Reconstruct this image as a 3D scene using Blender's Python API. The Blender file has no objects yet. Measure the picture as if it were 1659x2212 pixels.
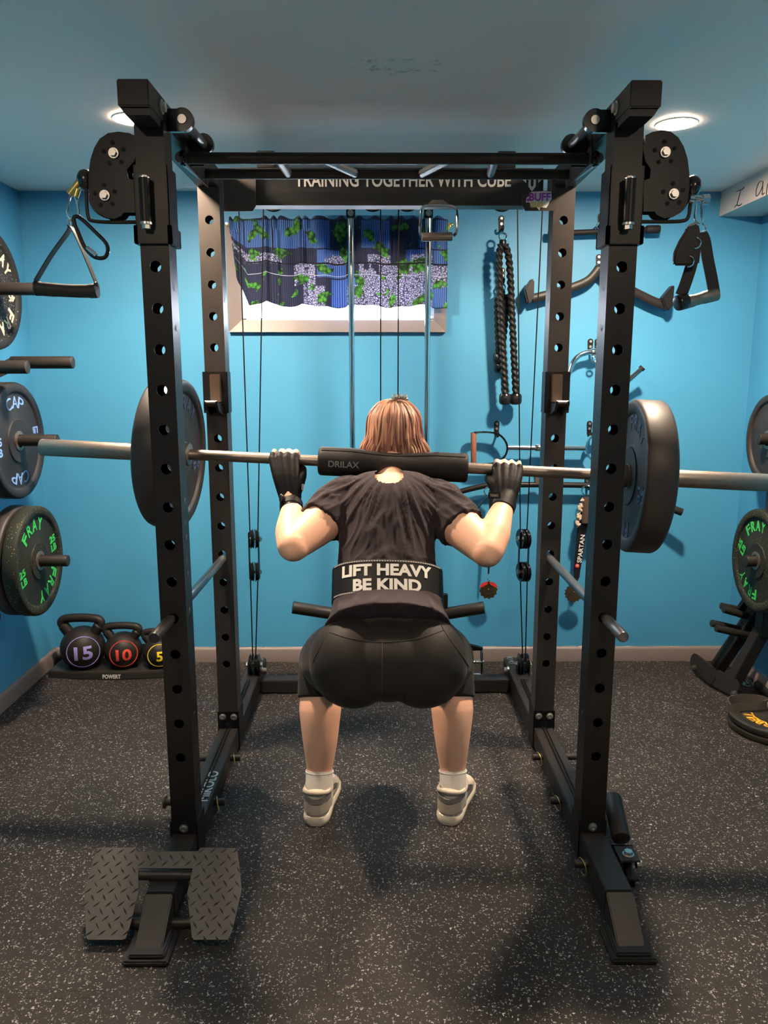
import bpy, bmesh, math, random
import numpy as np
from math import sin, cos, pi, radians, atan2, sqrt
from mathutils import Vector as V, Matrix, Quaternion, noise

random.seed(7)
scene = bpy.context.scene
COL = scene.collection

# ------------------------------------------------------------------ camera
CAM_H, PITCH, YAW, FPX = 1.43, radians(10.3), radians(0.36), 1661.0
cam_d = bpy.data.cameras.new('camera')
cam = bpy.data.objects.new('camera', cam_d)
COL.objects.link(cam)
cam.location = (0, 0, CAM_H)
cam.rotation_euler = (pi / 2 - PITCH, 0, -YAW)
cam_d.sensor_fit = 'VERTICAL'
cam_d.sensor_height = 24.0
cam_d.lens = FPX / 2212 * 24.0
cam_d.clip_start = 0.02
scene.camera = cam

# ------------------------------------------------------------------ exposure, world, daylight
scene.view_settings.view_transform = 'Standard'
scene.view_settings.look = 'None'
scene.view_settings.exposure = -0.12
scene.view_settings.gamma = 1.0
LAMP_STRENGTH = 2550.0
LAMP_BACK = 600.0
LAMP_COLOR = (1.0, 0.78, 0.57)
DAY_POWER = 20.0
SUN_STRENGTH = 220.0
w = bpy.data.worlds.new('world'); scene.world = w
w.use_nodes = True
w.node_tree.nodes['Background'].inputs[0].default_value = (0.75, 0.85, 1.0, 1)
w.node_tree.nodes['Background'].inputs[1].default_value = 4.0
day = bpy.data.lights.new('daylight', 'AREA')
day.shape = 'RECTANGLE'; day.size = 0.95; day.size_y = 0.6
day.energy = DAY_POWER; day.color = (0.72, 0.84, 1.0)
day_o = bpy.data.objects.new('daylight', day); COL.objects.link(day_o)
day_o.location = (-0.19, 4.30, 2.42)
day_o.rotation_euler = (radians(-42), 0, 0)

sun = bpy.data.lights.new('sun', 'SUN'); sun.energy = SUN_STRENGTH; sun.angle = radians(0.6); sun.color = (0.92, 0.95, 1.0)
sun_o = bpy.data.objects.new('sun', sun); COL.objects.link(sun_o)
sun_o.location = (0, 8, 8); sun_o.rotation_euler = (radians(-55), 0, 0)

# ------------------------------------------------------------------ photo pixel -> place (true depth given)
_th = PITCH
FW = np.array([sin(YAW) * cos(_th), cos(YAW) * cos(_th), -sin(_th)])
RT = np.array([cos(YAW), -sin(YAW), 0.0])
UP = np.cross(RT, FW)
CC = np.array([0, 0, CAM_H])
def _ray(x, y): return FW + (x - 829.5) / FPX * RT + (1106 - y) / FPX * UP
def at(x, y, Y): d = _ray(x, y); return V(CC + d * (Y / d[1]))
def atz(x, y, z=0.0): d = _ray(x, y); return V(CC + d * ((z - CAM_H) / d[2]))
def atx(x, y, X): d = _ray(x, y); return V(CC + d * (X / d[0]))

# ------------------------------------------------------------------ materials
MATS = {}
def mat(name, col, rough=0.5, metal=0.0, spec=0.5, bump=None, var=0.0, vscale=8.0, emit=None, sheen=0.0, coat=0.0, sss=0.0):
    m = bpy.data.materials.new(name); m.use_nodes = True
    nt = m.node_tree; b = nt.nodes['Principled BSDF']
    b.inputs['Base Color'].default_value = (*col, 1)
    b.inputs['Roughness'].default_value = rough
    b.inputs['Metallic'].default_value = metal
    b.inputs['Specular IOR Level'].default_value = spec
    if sheen: b.inputs['Sheen Weight'].default_value = sheen
    if coat: b.inputs['Coat Weight'].default_value = coat
    if sss:
        b.inputs['Subsurface Weight'].default_value = sss
        b.inputs['Subsurface Radius'].default_value = (0.012, 0.004, 0.002)
        b.inputs['Subsurface Scale'].default_value = 1.0
    if emit:
        b.inputs['Emission Color'].default_value = (*emit[0], 1)
        b.inputs['Emission Strength'].default_value = emit[1]
    tc = nt.nodes.new('ShaderNodeTexCoord')
    if var:
        n = nt.nodes.new('ShaderNodeTexNoise'); n.inputs['Scale'].default_value = vscale
        n.inputs['Detail'].default_value = 6
        nt.links.new(tc.outputs['Object'], n.inputs['Vector'])
        mx = nt.nodes.new('ShaderNodeMix'); mx.data_type = 'RGBA'
        mx.inputs['A'].default_value = (*[c * (1 - var) for c in col], 1)
        mx.inputs['B'].default_value = (*[min(1, c * (1 + var)) for c in col], 1)
        nt.links.new(n.outputs['Fac'], mx.inputs['Factor'])
        nt.links.new(mx.outputs['Result'], b.inputs['Base Color'])
    if bump:
        n2 = nt.nodes.new('ShaderNodeTexNoise'); n2.inputs['Scale'].default_value = bump[0]
        n2.inputs['Detail'].default_value = 4
        nt.links.new(tc.outputs['Object'], n2.inputs['Vector'])
        bp = nt.nodes.new('ShaderNodeBump'); bp.inputs['Strength'].default_value = bump[1]
        bp.inputs['Distance'].default_value = bump[2] if len(bump) > 2 else 0.002
        nt.links.new(n2.outputs['Fac'], bp.inputs['Height'])
        nt.links.new(bp.outputs['Normal'], b.inputs['Normal'])
    MATS[name] = m
    return m

def ramp_between(nt, fac, a, bcol, p0=0.4, p1=0.6):
    r = nt.nodes.new('ShaderNodeValToRGB')
    r.color_ramp.elements[0].position = p0; r.color_ramp.elements[0].color = (*a, 1)
    r.color_ramp.elements[1].position = p1; r.color_ramp.elements[1].color = (*bcol, 1)
    nt.links.new(fac, r.inputs['Fac'])
    return r.outputs['Color']

BLACK = mat('black_powder_coat', (0.008, 0.007, 0.007), 0.42, 0.0, 0.22, bump=(900, 0.12, 0.0006), var=0.15, vscale=30)
BLACK2 = mat('black_powder_coat_worn', (0.017, 0.0145, 0.0135), 0.42, 0.0, 0.25, bump=(900, 0.12, 0.0006), var=0.2, vscale=25)
BLACKLIT = mat('lamplit_black_powder_coat', (0.034, 0.028, 0.025), 0.45, 0.0, 0.3, bump=(900, 0.12, 0.0006), var=0.2, vscale=25)  # black lightened to paint in lamp light on the rear uprights; gussets share it
BLACKG = mat('black_gloss_plastic', (0.008, 0.008, 0.009), 0.22)
RUBBER = mat('black_rubber', (0.012, 0.011, 0.011), 0.6, 0.0, 0.25, bump=(300, 0.2, 0.001), var=0.2)
FOAM = mat('black_foam', (0.014, 0.012, 0.0115), 0.55, 0.0, 0.25, bump=(500, 0.25, 0.0008), var=0.2)
STEEL = mat('brushed_steel', (0.25, 0.21, 0.18), 0.42, 0.9, bump=(250, 0.08, 0.0006), var=0.15, vscale=40)
CHROME = mat('chrome', (0.8, 0.8, 0.82), 0.09, 1.0)
GREYBAR = mat('satin_grey_tube', (0.10, 0.10, 0.105), 0.3, 0.5)
ZINC = mat('zinc_bolt', (0.5, 0.48, 0.45), 0.36, 1.0)
BRASS = mat('brass_ring', (0.75, 0.55, 0.2), 0.3, 1.0)
CABLE = mat('black_cable', (0.004, 0.004, 0.004), 0.5, 0.0, 0.08)
HOLE = mat('dark_inside', (0.004, 0.004, 0.004), 0.9)  # flat near-black that paints in the shade inside slots, slits and holes
WHITEPRINT = mat('white_print', (0.62, 0.6, 0.58), 0.5)
GREYPRINT = mat('grey_print', (0.06, 0.06, 0.065), 0.6)
WOOD = mat('brown_wood_grip', (0.25, 0.10, 0.055), 0.45, var=0.3, vscale=60)
LEATHER = mat('brown_leather', (0.06, 0.038, 0.028), 0.5, bump=(150, 0.3, 0.001), var=0.2)

# ------------------------------------------------------------------ mesh builder
def frame_for(d):
    d = V(d).normalized()
    a = V((0, 0, 1)) if abs(d.z) < 0.9 else V((1, 0, 0))
    u = d.cross(a).normalized(); v = d.cross(u).normalized()
    return u, v

def catmull(pts, k=6, closed=False):
    P = [V(p) for p in pts]; n = len(P); out = []
    rng = range(n) if closed else range(n - 1)
    for i in rng:
        p0 = P[(i - 1) % n] if (closed or i > 0) else P[i] * 2 - P[i + 1]
        p1 = P[i]; p2 = P[(i + 1) % n]
        p3 = P[(i + 2) % n] if (closed or i + 2 < n) else p2 * 2 - p1
        for j in range(k):
            t = j / k
            out.append(0.5 * ((2 * p1) + (p2 - p0) * t + (2 * p0 - 5 * p1 + 4 * p2 - p3) * t * t + (3 * p1 - p0 - 3 * p2 + p3) * t ** 3))
    if not closed: out.append(P[-1].copy())
    return out

def interp(vals, k):
    out = []
    for i in range(len(vals) - 1):
        for j in range(k):
            t = j / k
            out.append(vals[i] * (1 - t) + vals[i + 1] * t)
    out.append(vals[-1]); return out

class MB:
    def __init__(s): s.v = []; s.f = []; s.cuts = []
    def cut(s):
        if s.v: s.cuts.append((len(s.v), len(s.f)))
        return s
    def add(s, vs, fs):
        o = len(s.v); s.v += [V(p) for p in vs]; s.f += [[i + o for i in f] for f in fs]; return s
    def box(s, c, size, R=None):
        c = V(c); h = V(size) / 2; vs = []
        for x in (-1, 1):
            for y in (-1, 1):
                for z in (-1, 1):
                    p = V((x * h.x, y * h.y, z * h.z))
                    if R is not None: p = R @ p
                    vs.append(c + p)
        return s.add(vs, [(0, 1, 3, 2), (4, 6, 7, 5), (0, 4, 5, 1), (2, 3, 7, 6), (0, 2, 6, 4), (1, 5, 7, 3)])
    def bounds(s, a, b):
        a = V(a); b = V(b); return s.box((a + b) / 2, (abs(b.x - a.x), abs(b.y - a.y), abs(b.z - a.z)))
    def beam(s, p0, p1, wx, wz, side=None):
        p0 = V(p0); p1 = V(p1); d = (p1 - p0); L = d.length; d.normalize()
        sd = V(side) if side is not None else V((1, 0, 0))
        sd = (sd - d * sd.dot(d)).normalized(); up = sd.cross(d)
        vs = []
        for p in (p0, p1):
            for a, b in ((-1, -1), (1, -1), (1, 1), (-1, 1)):
                vs.append(p + sd * (a * wx / 2) + up * (b * wz / 2))
        return s.add(vs, [(0, 3, 2, 1), (4, 5, 6, 7), (0, 1, 5, 4), (1, 2, 6, 5), (2, 3, 7, 6), (3, 0, 4, 7)])
    def loft(s, rings, caps=True, closed=False):
        n = len(rings[0]); vs = [p for r in rings for p in r]; fs = []
        m = len(rings)
        for i in range(m if closed else m - 1):
            for j in range(n):
                a = i * n + j; b = i * n + (j + 1) % n
                c = ((i + 1) % m) * n + (j + 1) % n; d = ((i + 1) % m) * n + j
                fs.append((a, b, c, d))
        if caps and not closed:
            fs.append(list(range(n))[::-1]); fs.append([(m - 1) * n + j for j in range(n)])
        return s.add(vs, fs)
    def tube(s, path, r, n=14, caps=True, closed=False, flat=None, side=None):
        P = [V(p) for p in path]; m = len(P); rings = []
        u = None
        for i in range(m):
            if closed: t = P[(i + 1) % m] - P[i - 1]
            else: t = P[min(i + 1, m - 1)] - P[max(i - 1, 0)]
            t.normalize()
            if u is None:
                u = V(side) if side is not None else frame_for(t)[0]
            u = (u - t * u.dot(t)).normalized(); v = t.cross(u)
            rr = r[i] if isinstance(r, (list, tuple)) else r
            fl = flat if flat else 1.0
            rings.append([P[i] + u * (rr * cos(2 * pi * k / n)) + v * (rr * fl * sin(2 * pi * k / n)) for k in range(n)])
        return s.loft(rings, caps, closed)
    def strip(s, path, wd, th, side, closed=False):
        """flat strap of rectangular section"""
        P = [V(p) for p in path]; m = len(P); rings = []
        sd0 = V(side)
        for i in range(m):
            if closed: t = P[(i + 1) % m] - P[i - 1]
            else: t = P[min(i + 1, m - 1)] - P[max(i - 1, 0)]
            t.normalize(); sd = (sd0 - t * sd0.dot(t)).normalized(); up = t.cross(sd)
            ww = wd[i] if isinstance(wd, (list, tuple)) else wd
            rings.append([P[i] + sd * (a * ww / 2) + up * (b * th / 2) for a, b in ((-1, -1), (1, -1), (1, 1), (-1, 1))])
        return s.loft(rings, not closed, closed)
    def cyl(s, p0, p1, r, n=24, r2=None, rnd=0.0):
        p0 = V(p0); p1 = V(p1); d = (p1 - p0); L = d.length; d.normalize(); u, v = frame_for(d)
        r2 = r if r2 is None else r2
        prof = [(r, 0), (r2, L)] if not rnd else [(r - rnd, 0), (r - rnd * .3, rnd * .3), (r, rnd), (r2, L - rnd), (r2 - rnd * .3, L - rnd * .3), (r2 - rnd, L)]
        rings = [[p0 + d * h + u * (q * cos(2 * pi * k / n)) + v * (q * sin(2 * pi * k / n)) for k in range(n)] for q, h in prof]
        return s.loft(rings)
    def lathe(s, prof, o, axis, n=48, closed=False, caps=True, xd=None):
        o = V(o); d = V(axis).normalized(); u, v = frame_for(d)
        if xd is not None:
            u = (V(xd) - d * V(xd).dot(d)).normalized(); v = d.cross(u)
        rings = [[o + d * h + u * (q * cos(2 * pi * k / n)) + v * (q * sin(2 * pi * k / n)) for k in range(n)] for q, h in prof]
        return s.loft(rings, caps, closed)
    def ring(s, c, axis, R, r, n=28, m=8, arc=None):
        c = V(c); u, v = frame_for(axis)
        if arc is None:
            path = [c + u * (R * cos(2 * pi * k / n)) + v * (R * sin(2 * pi * k / n)) for k in range(n)]
            return s.tube(path, r, m, closed=True)
        a0, a1 = arc
        path = [c + u * (R * cos(a0 + (a1 - a0) * k / n)) + v * (R * sin(a0 + (a1 - a0) * k / n)) for k in range(n + 1)]
        return s.tube(path, r, m)
    def prism(s, poly, o, ux, uy, depth):
        """poly 2d in ux,uy from origin, extruded by depth along ux x uy"""
        o = V(o); ux = V(ux); uy = V(uy); nn = ux.cross(uy).normalized(); n = len(poly)
        a = [o + ux * x + uy * y for x, y in poly]; b = [p + nn * depth for p in a]
        fs = [list(range(n))[::-1], list(range(n, 2 * n))]
        fs += [(i, (i + 1) % n, n + (i + 1) % n, n + i) for i in range(n)]
        return s.add(a + b, fs)
    def ell(s, c, rad, R=None, n=20, m=14):
        c = V(c); rings = []
        for i in range(1, m):
            th = pi * i / m; rg = []
            for k in range(n):
                p = V((rad[0] * sin(th) * cos(2 * pi * k / n), rad[1] * sin(th) * sin(2 * pi * k / n), rad[2] * cos(th)))
                if R is not None: p = R @ p
                rg.append(c + p)
            rings.append(rg)
        o = len(s.v); s.loft(rings, caps=False)
        tp = V((0, 0, rad[2])); bt = V((0, 0, -rad[2]))
        if R is not None: tp = R @ tp; bt = R @ bt
        it = len(s.v); s.v += [c + tp, c + bt]
        for k in range(n):
            s.f.append([it, o + (k + 1) % n, o + k])
            s.f.append([it + 1, o + (m - 2) * n + k, o + (m - 2) * n + (k + 1) % n])
        return s
    def limb(s, pts, rad, n=18, k=5, flat=None, side=None, ends=(True, True)):
        """rounded tapered limb through points"""
        P = catmull(pts, k); R = interp(rad, k)
        # rounded ends
        def endcap(p, d, r, rev):
            o = [(p + d * (r * sin(a)), max(r * cos(a), r * 0.06)) for a in (0.35, 0.75, 1.1, 1.4)]
            return o[::-1] if rev else o
        pre = endcap(P[0], (P[0] - P[1]).normalized(), R[0], True) if ends[0] else []
        post = endcap(P[-1], (P[-1] - P[-2]).normalized(), R[-1], False) if ends[1] else []
        P = [a for a, b in pre] + P + [a for a, b in post]
        R = [b for a, b in pre] + R + [b for a, b in post]
        return s.tube(P, R, n, flat=flat, side=side)
    def mesh(s, name, off=V((0, 0, 0)), sharp=35, bevel=0.0, bseg=2):
        me = bpy.data.meshes.new(name)
        me.from_pydata([p - off for p in s.v], [], s.f)
        bm = bmesh.new(); bm.from_mesh(me)
        bmesh.ops.recalc_face_normals(bm, faces=bm.faces)
        if bevel:
            ed = [e for e in bm.edges if len(e.link_faces) == 2 and e.calc_face_angle(0) > radians(35)]
            bmesh.ops.bevel(bm, geom=ed, offset=bevel, segments=bseg, affect='EDGES', clamp_overlap=True)
        for f in bm.faces: f.smooth = True
        bm.to_mesh(me); bm.free()
        me.set_sharp_from_angle(angle=radians(sharp))
        return me
    def build(s, name, m, parent=None, origin=None, sharp=35, bevel=0.0, bseg=2):
        if s.cuts:                                   # separate pieces become objects of their own
            cs = [(0, 0)] + s.cuts + [(len(s.v), len(s.f))]; first = None
            for (a, fa), (b, fb) in zip(cs[:-1], cs[1:]):
                q = MB(); q.v = s.v[a:b]; q.f = [[i - a for i in f] for f in s.f[fa:fb]]
                o = q.build(name, m, parent, origin, sharp, bevel, bseg); first = first or o
            return first
        if parent is not None:
            off = world_of(parent)
        else:
            if origin is None:
                xs = [p.x for p in s.v]; ys = [p.y for p in s.v]; zs = [p.z for p in s.v]
                origin = V(((min(xs) + max(xs)) / 2, (min(ys) + max(ys)) / 2, min(zs)))
            off = V(origin)
        me = s.mesh(name, off, sharp, bevel, bseg)
        return link(name, me, m, parent, off)

def world_of(o):
    p = V((0, 0, 0))
    while o is not None:
        p = p + o.location; o = o.parent
    return p

def link(name, me, m, parent=None, off=None):
    o = bpy.data.objects.new(name, me); COL.objects.link(o)
    me.materials.clear(); me.materials.append(m)
    if parent is not None: o.parent = parent
    elif off is not None: o.location = off
    return o

def thing(name, loc, label, cat, group=None):
    o = bpy.data.objects.new(name, None); COL.objects.link(o)
    o.location = loc; o.empty_display_size = 0.05
    return tag(o, label, cat, group)
def tag(o, label, cat, group=None):
    o['label'] = label; o['category'] = cat
    if group: o['group'] = group
    return o
def struct(o): o['kind'] = 'structure'; return o

# ------------------------------------------------------------------ lettering
def glyph_mesh(body, bold=0.0, ext=0.0, shear=0.0, space=1.0, spacing=1.0):
    cu = bpy.data.curves.new('txt', 'FONT'); cu.body = body; cu.size = 1.0
    cu.offset = bold; cu.extrude = ext; cu.shear = shear; cu.align_x = 'LEFT'; cu.resolution_u = 4
    cu.space_character = spacing; cu.space_line = space
    ob = bpy.data.objects.new('txt', cu); COL.objects.link(ob)
    bpy.context.view_layer.update()
    dg = bpy.context.evaluated_depsgraph_get()
    me = bpy.data.meshes.new_from_object(ob.evaluated_get(dg))
    bpy.data.objects.remove(ob); bpy.data.curves.remove(cu)
    vs = [v.co.copy() for v in me.vertices]; fs = [list(p.vertices) for p in me.polygons]
    bpy.data.meshes.remove(me)
    return vs, fs

def text_geo(mb, body, origin, ux, uy, width, height, bold=0.0, ext=0.0006, shear=0.0, warp=None, spacing=1.0, center=True):
    """word scaled to width x height, centred on origin"""
    vs, fs = glyph_mesh(body, bold, 0.5 if ext else 0.0, shear, spacing=spacing)
    if not vs: return mb
    if warp:                                          # finer letters so that they follow the curve
        bm = bmesh.new(); bv = [bm.verts.new(v) for v in vs]
        for f in fs:
            try: bm.faces.new([bv[i] for i in f])
            except ValueError: pass
        bmesh.ops.triangulate(bm, faces=bm.faces)
        for _ in range(3):
            ed = [e for e in bm.edges if e.calc_length() > 0.16]
            if ed: bmesh.ops.subdivide_edges(bm, edges=ed, cuts=1)
            bmesh.ops.triangulate(bm, faces=[f for f in bm.faces if len(f.verts) > 3])
        bm.verts.index_update()
        vs = [v.co.copy() for v in bm.verts]; fs = [[v.index for v in f.verts] for f in bm.faces]; bm.free()
    x0 = min(v.x for v in vs); x1 = max(v.x for v in vs); y0 = min(v.y for v in vs); y1 = max(v.y for v in vs)
    sx = width / (x1 - x0); sy = height / (y1 - y0)
    ux = V(ux).normalized(); uy = V(uy).normalized(); nz = ux.cross(uy)
    out = []
    for v in vs:
        x = (v.x - (x0 + x1) / 2) * sx; y = (v.y - (y0 + y1) / 2) * sy; z = v.z * 2 * ext
        out.append(warp(x, y, z) if warp else V(origin) + ux * x + uy * y + nz * z)
    mb.add(out, fs); return mb

def arc_word(mb, word, c, ux, uy, rad, a_mid, h, step, bold=0.02, ext=0.0015, flip=False, wfac=0.75, shear=0.0):
    """letters round a circle; ux,uy in-plane right/up as seen by the reader; a_mid angle of the word centre (deg from ux)"""
    c = V(c); ux = V(ux).normalized(); uy = V(uy).normalized(); n = len(word)
    for i, ch in enumerate(word):
        if ch == ' ': continue
        k = i - (n - 1) / 2
        a = radians(a_mid + (k * step if flip else -k * step))
        rd = ux * cos(a) + uy * sin(a); tg = ux * -sin(a) + uy * cos(a)
        if flip: lx, ly = tg, -rd
        else: lx, ly = -tg, rd
        wd = h * wfac * (0.3 if ch in 'I1' else 1)
        text_geo(mb, ch, c + rd * rad, lx, ly, wd, h, bold, ext, shear)
    return mb

# ------------------------------------------------------------------ remeshed organic bodies
def remesh(mb, voxel, smooth=4, factor=0.5, name='body', sharp=180):
    me = mb.mesh(name); ob = bpy.data.objects.new('tmp', me); COL.objects.link(ob)
    md = ob.modifiers.new('r', 'REMESH'); md.mode = 'VOXEL'; md.voxel_size = voxel
    if smooth:
        sm = ob.modifiers.new('s', 'SMOOTH'); sm.factor = factor; sm.iterations = smooth
    bpy.context.view_layer.update()
    dg = bpy.context.evaluated_depsgraph_get()
    out = bpy.data.meshes.new_from_object(ob.evaluated_get(dg))
    bpy.data.objects.remove(ob); bpy.data.meshes.remove(me)
    out.name = name
    for p in out.polygons: p.use_smooth = True
    return out

def bolt(mb, c, axis, r=0.011, h=0.007):
    mb.cut()
    c = V(c); d = V(axis).normalized()
    mb.cyl(c, c + d * (h * 0.35), r * 1.35, 20)
    mb.cyl(c + d * (h * 0.35), c + d * h, r, 6)
    return mb
def allen(mb, c, axis, r=0.011, h=0.006):
    mb.cut()
    c = V(c); d = V(axis).normalized()
    mb.lathe([(r * 1.25, 0), (r * 1.25, h * .3), (r, h * .35), (r * .9, h * .85), (r * .7, h), (r * .45, h), (r * .4, h * .5), (0.0005, h * .5)], c, d, 18)
    return mb
# ================================================================== THE ROOM
WX0, WX1, WY0, WY1, CZ = -1.625, 1.75, -1.9, 3.68, 2.235

def floor_mat():
    m = bpy.data.materials.new('speckled_rubber'); m.use_nodes = True
    nt = m.node_tree; b = nt.nodes['Principled BSDF']; L = nt.links
    tc = nt.nodes.new('ShaderNodeTexCoord')
    nz = nt.nodes.new('ShaderNodeTexNoise'); nz.inputs['Scale'].default_value = 130; nz.inputs['Detail'].default_value = 2
    L.new(tc.outputs['Object'], nz.inputs['Vector'])
    mx = nt.nodes.new('ShaderNodeMix'); mx.data_type = 'RGBA'; mx.blend_type = 'LINEAR_LIGHT'
    mx.inputs['Factor'].default_value = 0.009
    L.new(tc.outputs['Object'], mx.inputs['A']); L.new(nz.outputs['Color'], mx.inputs['B'])
    def specks(scale, thr, keep, rough=0.02):
        vo = nt.nodes.new('ShaderNodeTexVoronoi'); vo.inputs['Scale'].default_value = scale
        L.new(mx.outputs['Result'], vo.inputs['Vector'])
        lt = nt.nodes.new('ShaderNodeMapRange'); lt.inputs['From Min'].default_value = thr; lt.inputs['From Max'].default_value = thr - 0.08
        L.new(vo.outputs['Distance'], lt.inputs['Value'])
        sp = nt.nodes.new('ShaderNodeSeparateColor'); L.new(vo.outputs['Color'], sp.inputs['Color'])
        gt = nt.nodes.new('ShaderNodeMath'); gt.operation = 'GREATER_THAN'; gt.inputs[1].default_value = keep
        L.new(sp.outputs['Red'], gt.inputs[0])
        mu = nt.nodes.new('ShaderNodeMath'); mu.operation = 'MULTIPLY'
        L.new(lt.outputs['Result'], mu.inputs[0]); L.new(gt.outputs[0], mu.inputs[1])
        return mu.outputs[0], sp.outputs['Green']
    s1, g1 = specks(150, 0.34, 0.55)
    s2, g2 = specks(95, 0.30, 0.62)
    mxx = nt.nodes.new('ShaderNodeMath'); mxx.operation = 'MAXIMUM'; L.new(s1, mxx.inputs[0]); L.new(s2, mxx.inputs[1])
    big = nt.nodes.new('ShaderNodeTexNoise'); big.inputs['Scale'].default_value = 2.2; big.inputs['Detail'].default_value = 5
    L.new(tc.outputs['Object'], big.inputs['Vector'])
    basec = ramp_between(nt, big.outputs['Fac'], (0.013, 0.0105, 0.0092), (0.022, 0.0175, 0.015), 0.35, 0.7)
    spk = ramp_between(nt, g1, (0.09, 0.083, 0.08), (0.36, 0.335, 0.325), 0.2, 0.9)
    m2 = nt.nodes.new('ShaderNodeMix'); m2.data_type = 'RGBA'
    L.new(mxx.outputs[0], m2.inputs['Factor']); L.new(basec, m2.inputs['A']); L.new(spk, m2.inputs['B'])
    # interlocking mat seams
    sx = nt.nodes.new('ShaderNodeSeparateXYZ'); L.new(tc.outputs['Object'], sx.inputs[0])
    def math(op, a, bb=None, c=None):
        n = nt.nodes.new('ShaderNodeMath'); n.operation = op
        for i, q in enumerate((a, bb, c)):
            if q is None: continue
            if isinstance(q, (int, float)): n.inputs[i].default_value = q
            else: L.new(q, n.inputs[i])
        return n.outputs[0]
    def seam(u, v, off):
        wv = math('PINGPONG', v, 0.03)                       # 0..0.03 saw
        wv = math('MULTIPLY', math('GREATER_THAN', wv, 0.015), 0.02)
        q = math('PINGPONG', math('ADD', math('SUBTRACT', u, off), wv), 0.6)
        return math('LESS_THAN', q, 0.0011)
    sm = math('MAXIMUM', seam(sx.outputs['X'], sx.outputs['Y'], -0.105), seam(sx.outputs['Y'], sx.outputs['X'], 2.78 - 1.2))
    m3 = nt.nodes.new('ShaderNodeMix'); m3.data_type = 'RGBA'
    L.new(sm, m3.inputs['Factor']); L.new(m2.outputs['Result'], m3.inputs['A']); m3.inputs['B'].default_value = (0.004, 0.004, 0.004, 1)
    L.new(m3.outputs['Result'], b.inputs['Base Color'])
    b.inputs['Roughness'].default_value = 0.66; b.inputs['Specular IOR Level'].default_value = 0.2
    fine = nt.nodes.new('ShaderNodeTexNoise'); fine.inputs['Scale'].default_value = 260; L.new(tc.outputs['Object'], fine.inputs['Vector'])
    bp = nt.nodes.new('ShaderNodeBump'); bp.inputs['Strength'].default_value = 0.5; bp.inputs['Distance'].default_value = 0.002
    L.new(fine.outputs['Fac'], bp.inputs['Height']); L.new(bp.outputs['Normal'], b.inputs['Normal'])
    return m
FLOOR = floor_mat()

def ceiling_mat():
    m = mat('ceiling_paint', (0.90, 0.76, 0.70), 0.6, bump=(60, 0.06, 0.001), var=0.04, vscale=3)
    nt = m.node_tree; L = nt.links; b = nt.nodes['Principled BSDF']
    src = b.inputs['Base Color'].links[0].from_socket
    tc = nt.nodes.new('ShaderNodeTexCoord')
    mp = nt.nodes.new('ShaderNodeMapping'); mp.inputs['Location'].default_value = (-0.065 * 7.5, -2.235 * 17, 0)
    mp.inputs['Scale'].default_value = (7.5, 17, 0)
    L.new(tc.outputs['Object'], mp.inputs['Vector'])
    ln = nt.nodes.new('ShaderNodeVectorMath'); ln.operation = 'LENGTH'; L.new(mp.outputs[0], ln.inputs[0])
    n = nt.nodes.new('ShaderNodeTexNoise'); n.inputs['Scale'].default_value = 28; n.inputs['Detail'].default_value = 8; n.inputs['Roughness'].default_value = 0.75
    L.new(tc.outputs['Object'], n.inputs['Vector'])
    sb = nt.nodes.new('ShaderNodeMath'); sb.operation = 'MULTIPLY_ADD'; sb.inputs[1].default_value = -0.26; L.new(ln.outputs['Value'], sb.inputs[0])
    L.new(n.outputs['Fac'], sb.inputs[2])
    rp = nt.nodes.new('ShaderNodeMapRange'); rp.inputs['From Min'].default_value = 0.33; rp.inputs['From Max'].default_value = 0.38
    L.new(sb.outputs[0], rp.inputs['Value'])
    mx = nt.nodes.new('ShaderNodeMix'); mx.data_type = 'RGBA'; L.new(rp.outputs[0], mx.inputs['Factor']); L.new(src, mx.inputs['A'])
    col = ramp_between(nt, n.outputs['Fac'], (0.86, 0.78, 0.70), (0.50, 0.43, 0.37), 0.54, 0.66)
    L.new(col, mx.inputs['B']); L.new(mx.outputs['Result'], b.inputs['Base Color'])
    return m
CEIL = ceiling_mat()
WALL = mat('blue_wall_paint', (0.050, 0.265, 0.465), 0.55, bump=(120, 0.10, 0.001), var=0.05, vscale=4)
TRIM = mat('taupe_trim_paint', (0.165, 0.137, 0.130), 0.45, bump=(40, 0.1, 0.001), var=0.06, vscale=6)
WHITEP = mat('white_window_paint', (0.75, 0.76, 0.78), 0.45)
SOFFIT = mat('grey_soffit_paint', (0.60, 0.52, 0.48), 0.6, var=0.04)

def slab(name, a, b, m): return struct(MB().bounds(a, b).build(name, m, origin=(0, 0, 0)))
slab('floor', (WX0 - .1, 1.2, -0.1), (WX1 + .1, WY1 + .1, 0), FLOOR)
slab('floor', (WX0 - .1, WY0 - .1, -0.1), (WX1 + .1, 1.2, -.002), mat('pale_bounce_floor', (0.62, 0.54, 0.45), 0.45, var=0.1, vscale=5))  # unseen floor behind the camera, added pale to bounce light onto the ceiling
slab('ceiling', (WX0 - .1, WY0 - .1, CZ), (WX1 + .1, WY1 + .1, CZ + .1), CEIL)
slab('wall_left', (WX0 - .1, WY0, 0), (WX0, WY1, CZ), WALL)
slab('wall_right', (WX1, WY0, 0), (WX1 + .1, WY1, CZ), WALL)
slab('wall_front', (WX0 - .1, WY0 - .1, 0), (WX1 + .1, WY0, CZ), mat('offwhite_wall_paint', (0.72, 0.68, 0.63), 0.6))  # unseen wall, made off-white to bounce neutral light
OX0, OX1, OZ0, OZ1 = -0.635, 0.255, 1.668, 2.035      # window opening
mb = MB()
mb.bounds((WX0 - .1, WY1, 0), (OX0, WY1 + .25, CZ)).bounds((OX1, WY1, 0), (WX1 + .1, WY1 + .25, CZ))
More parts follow.
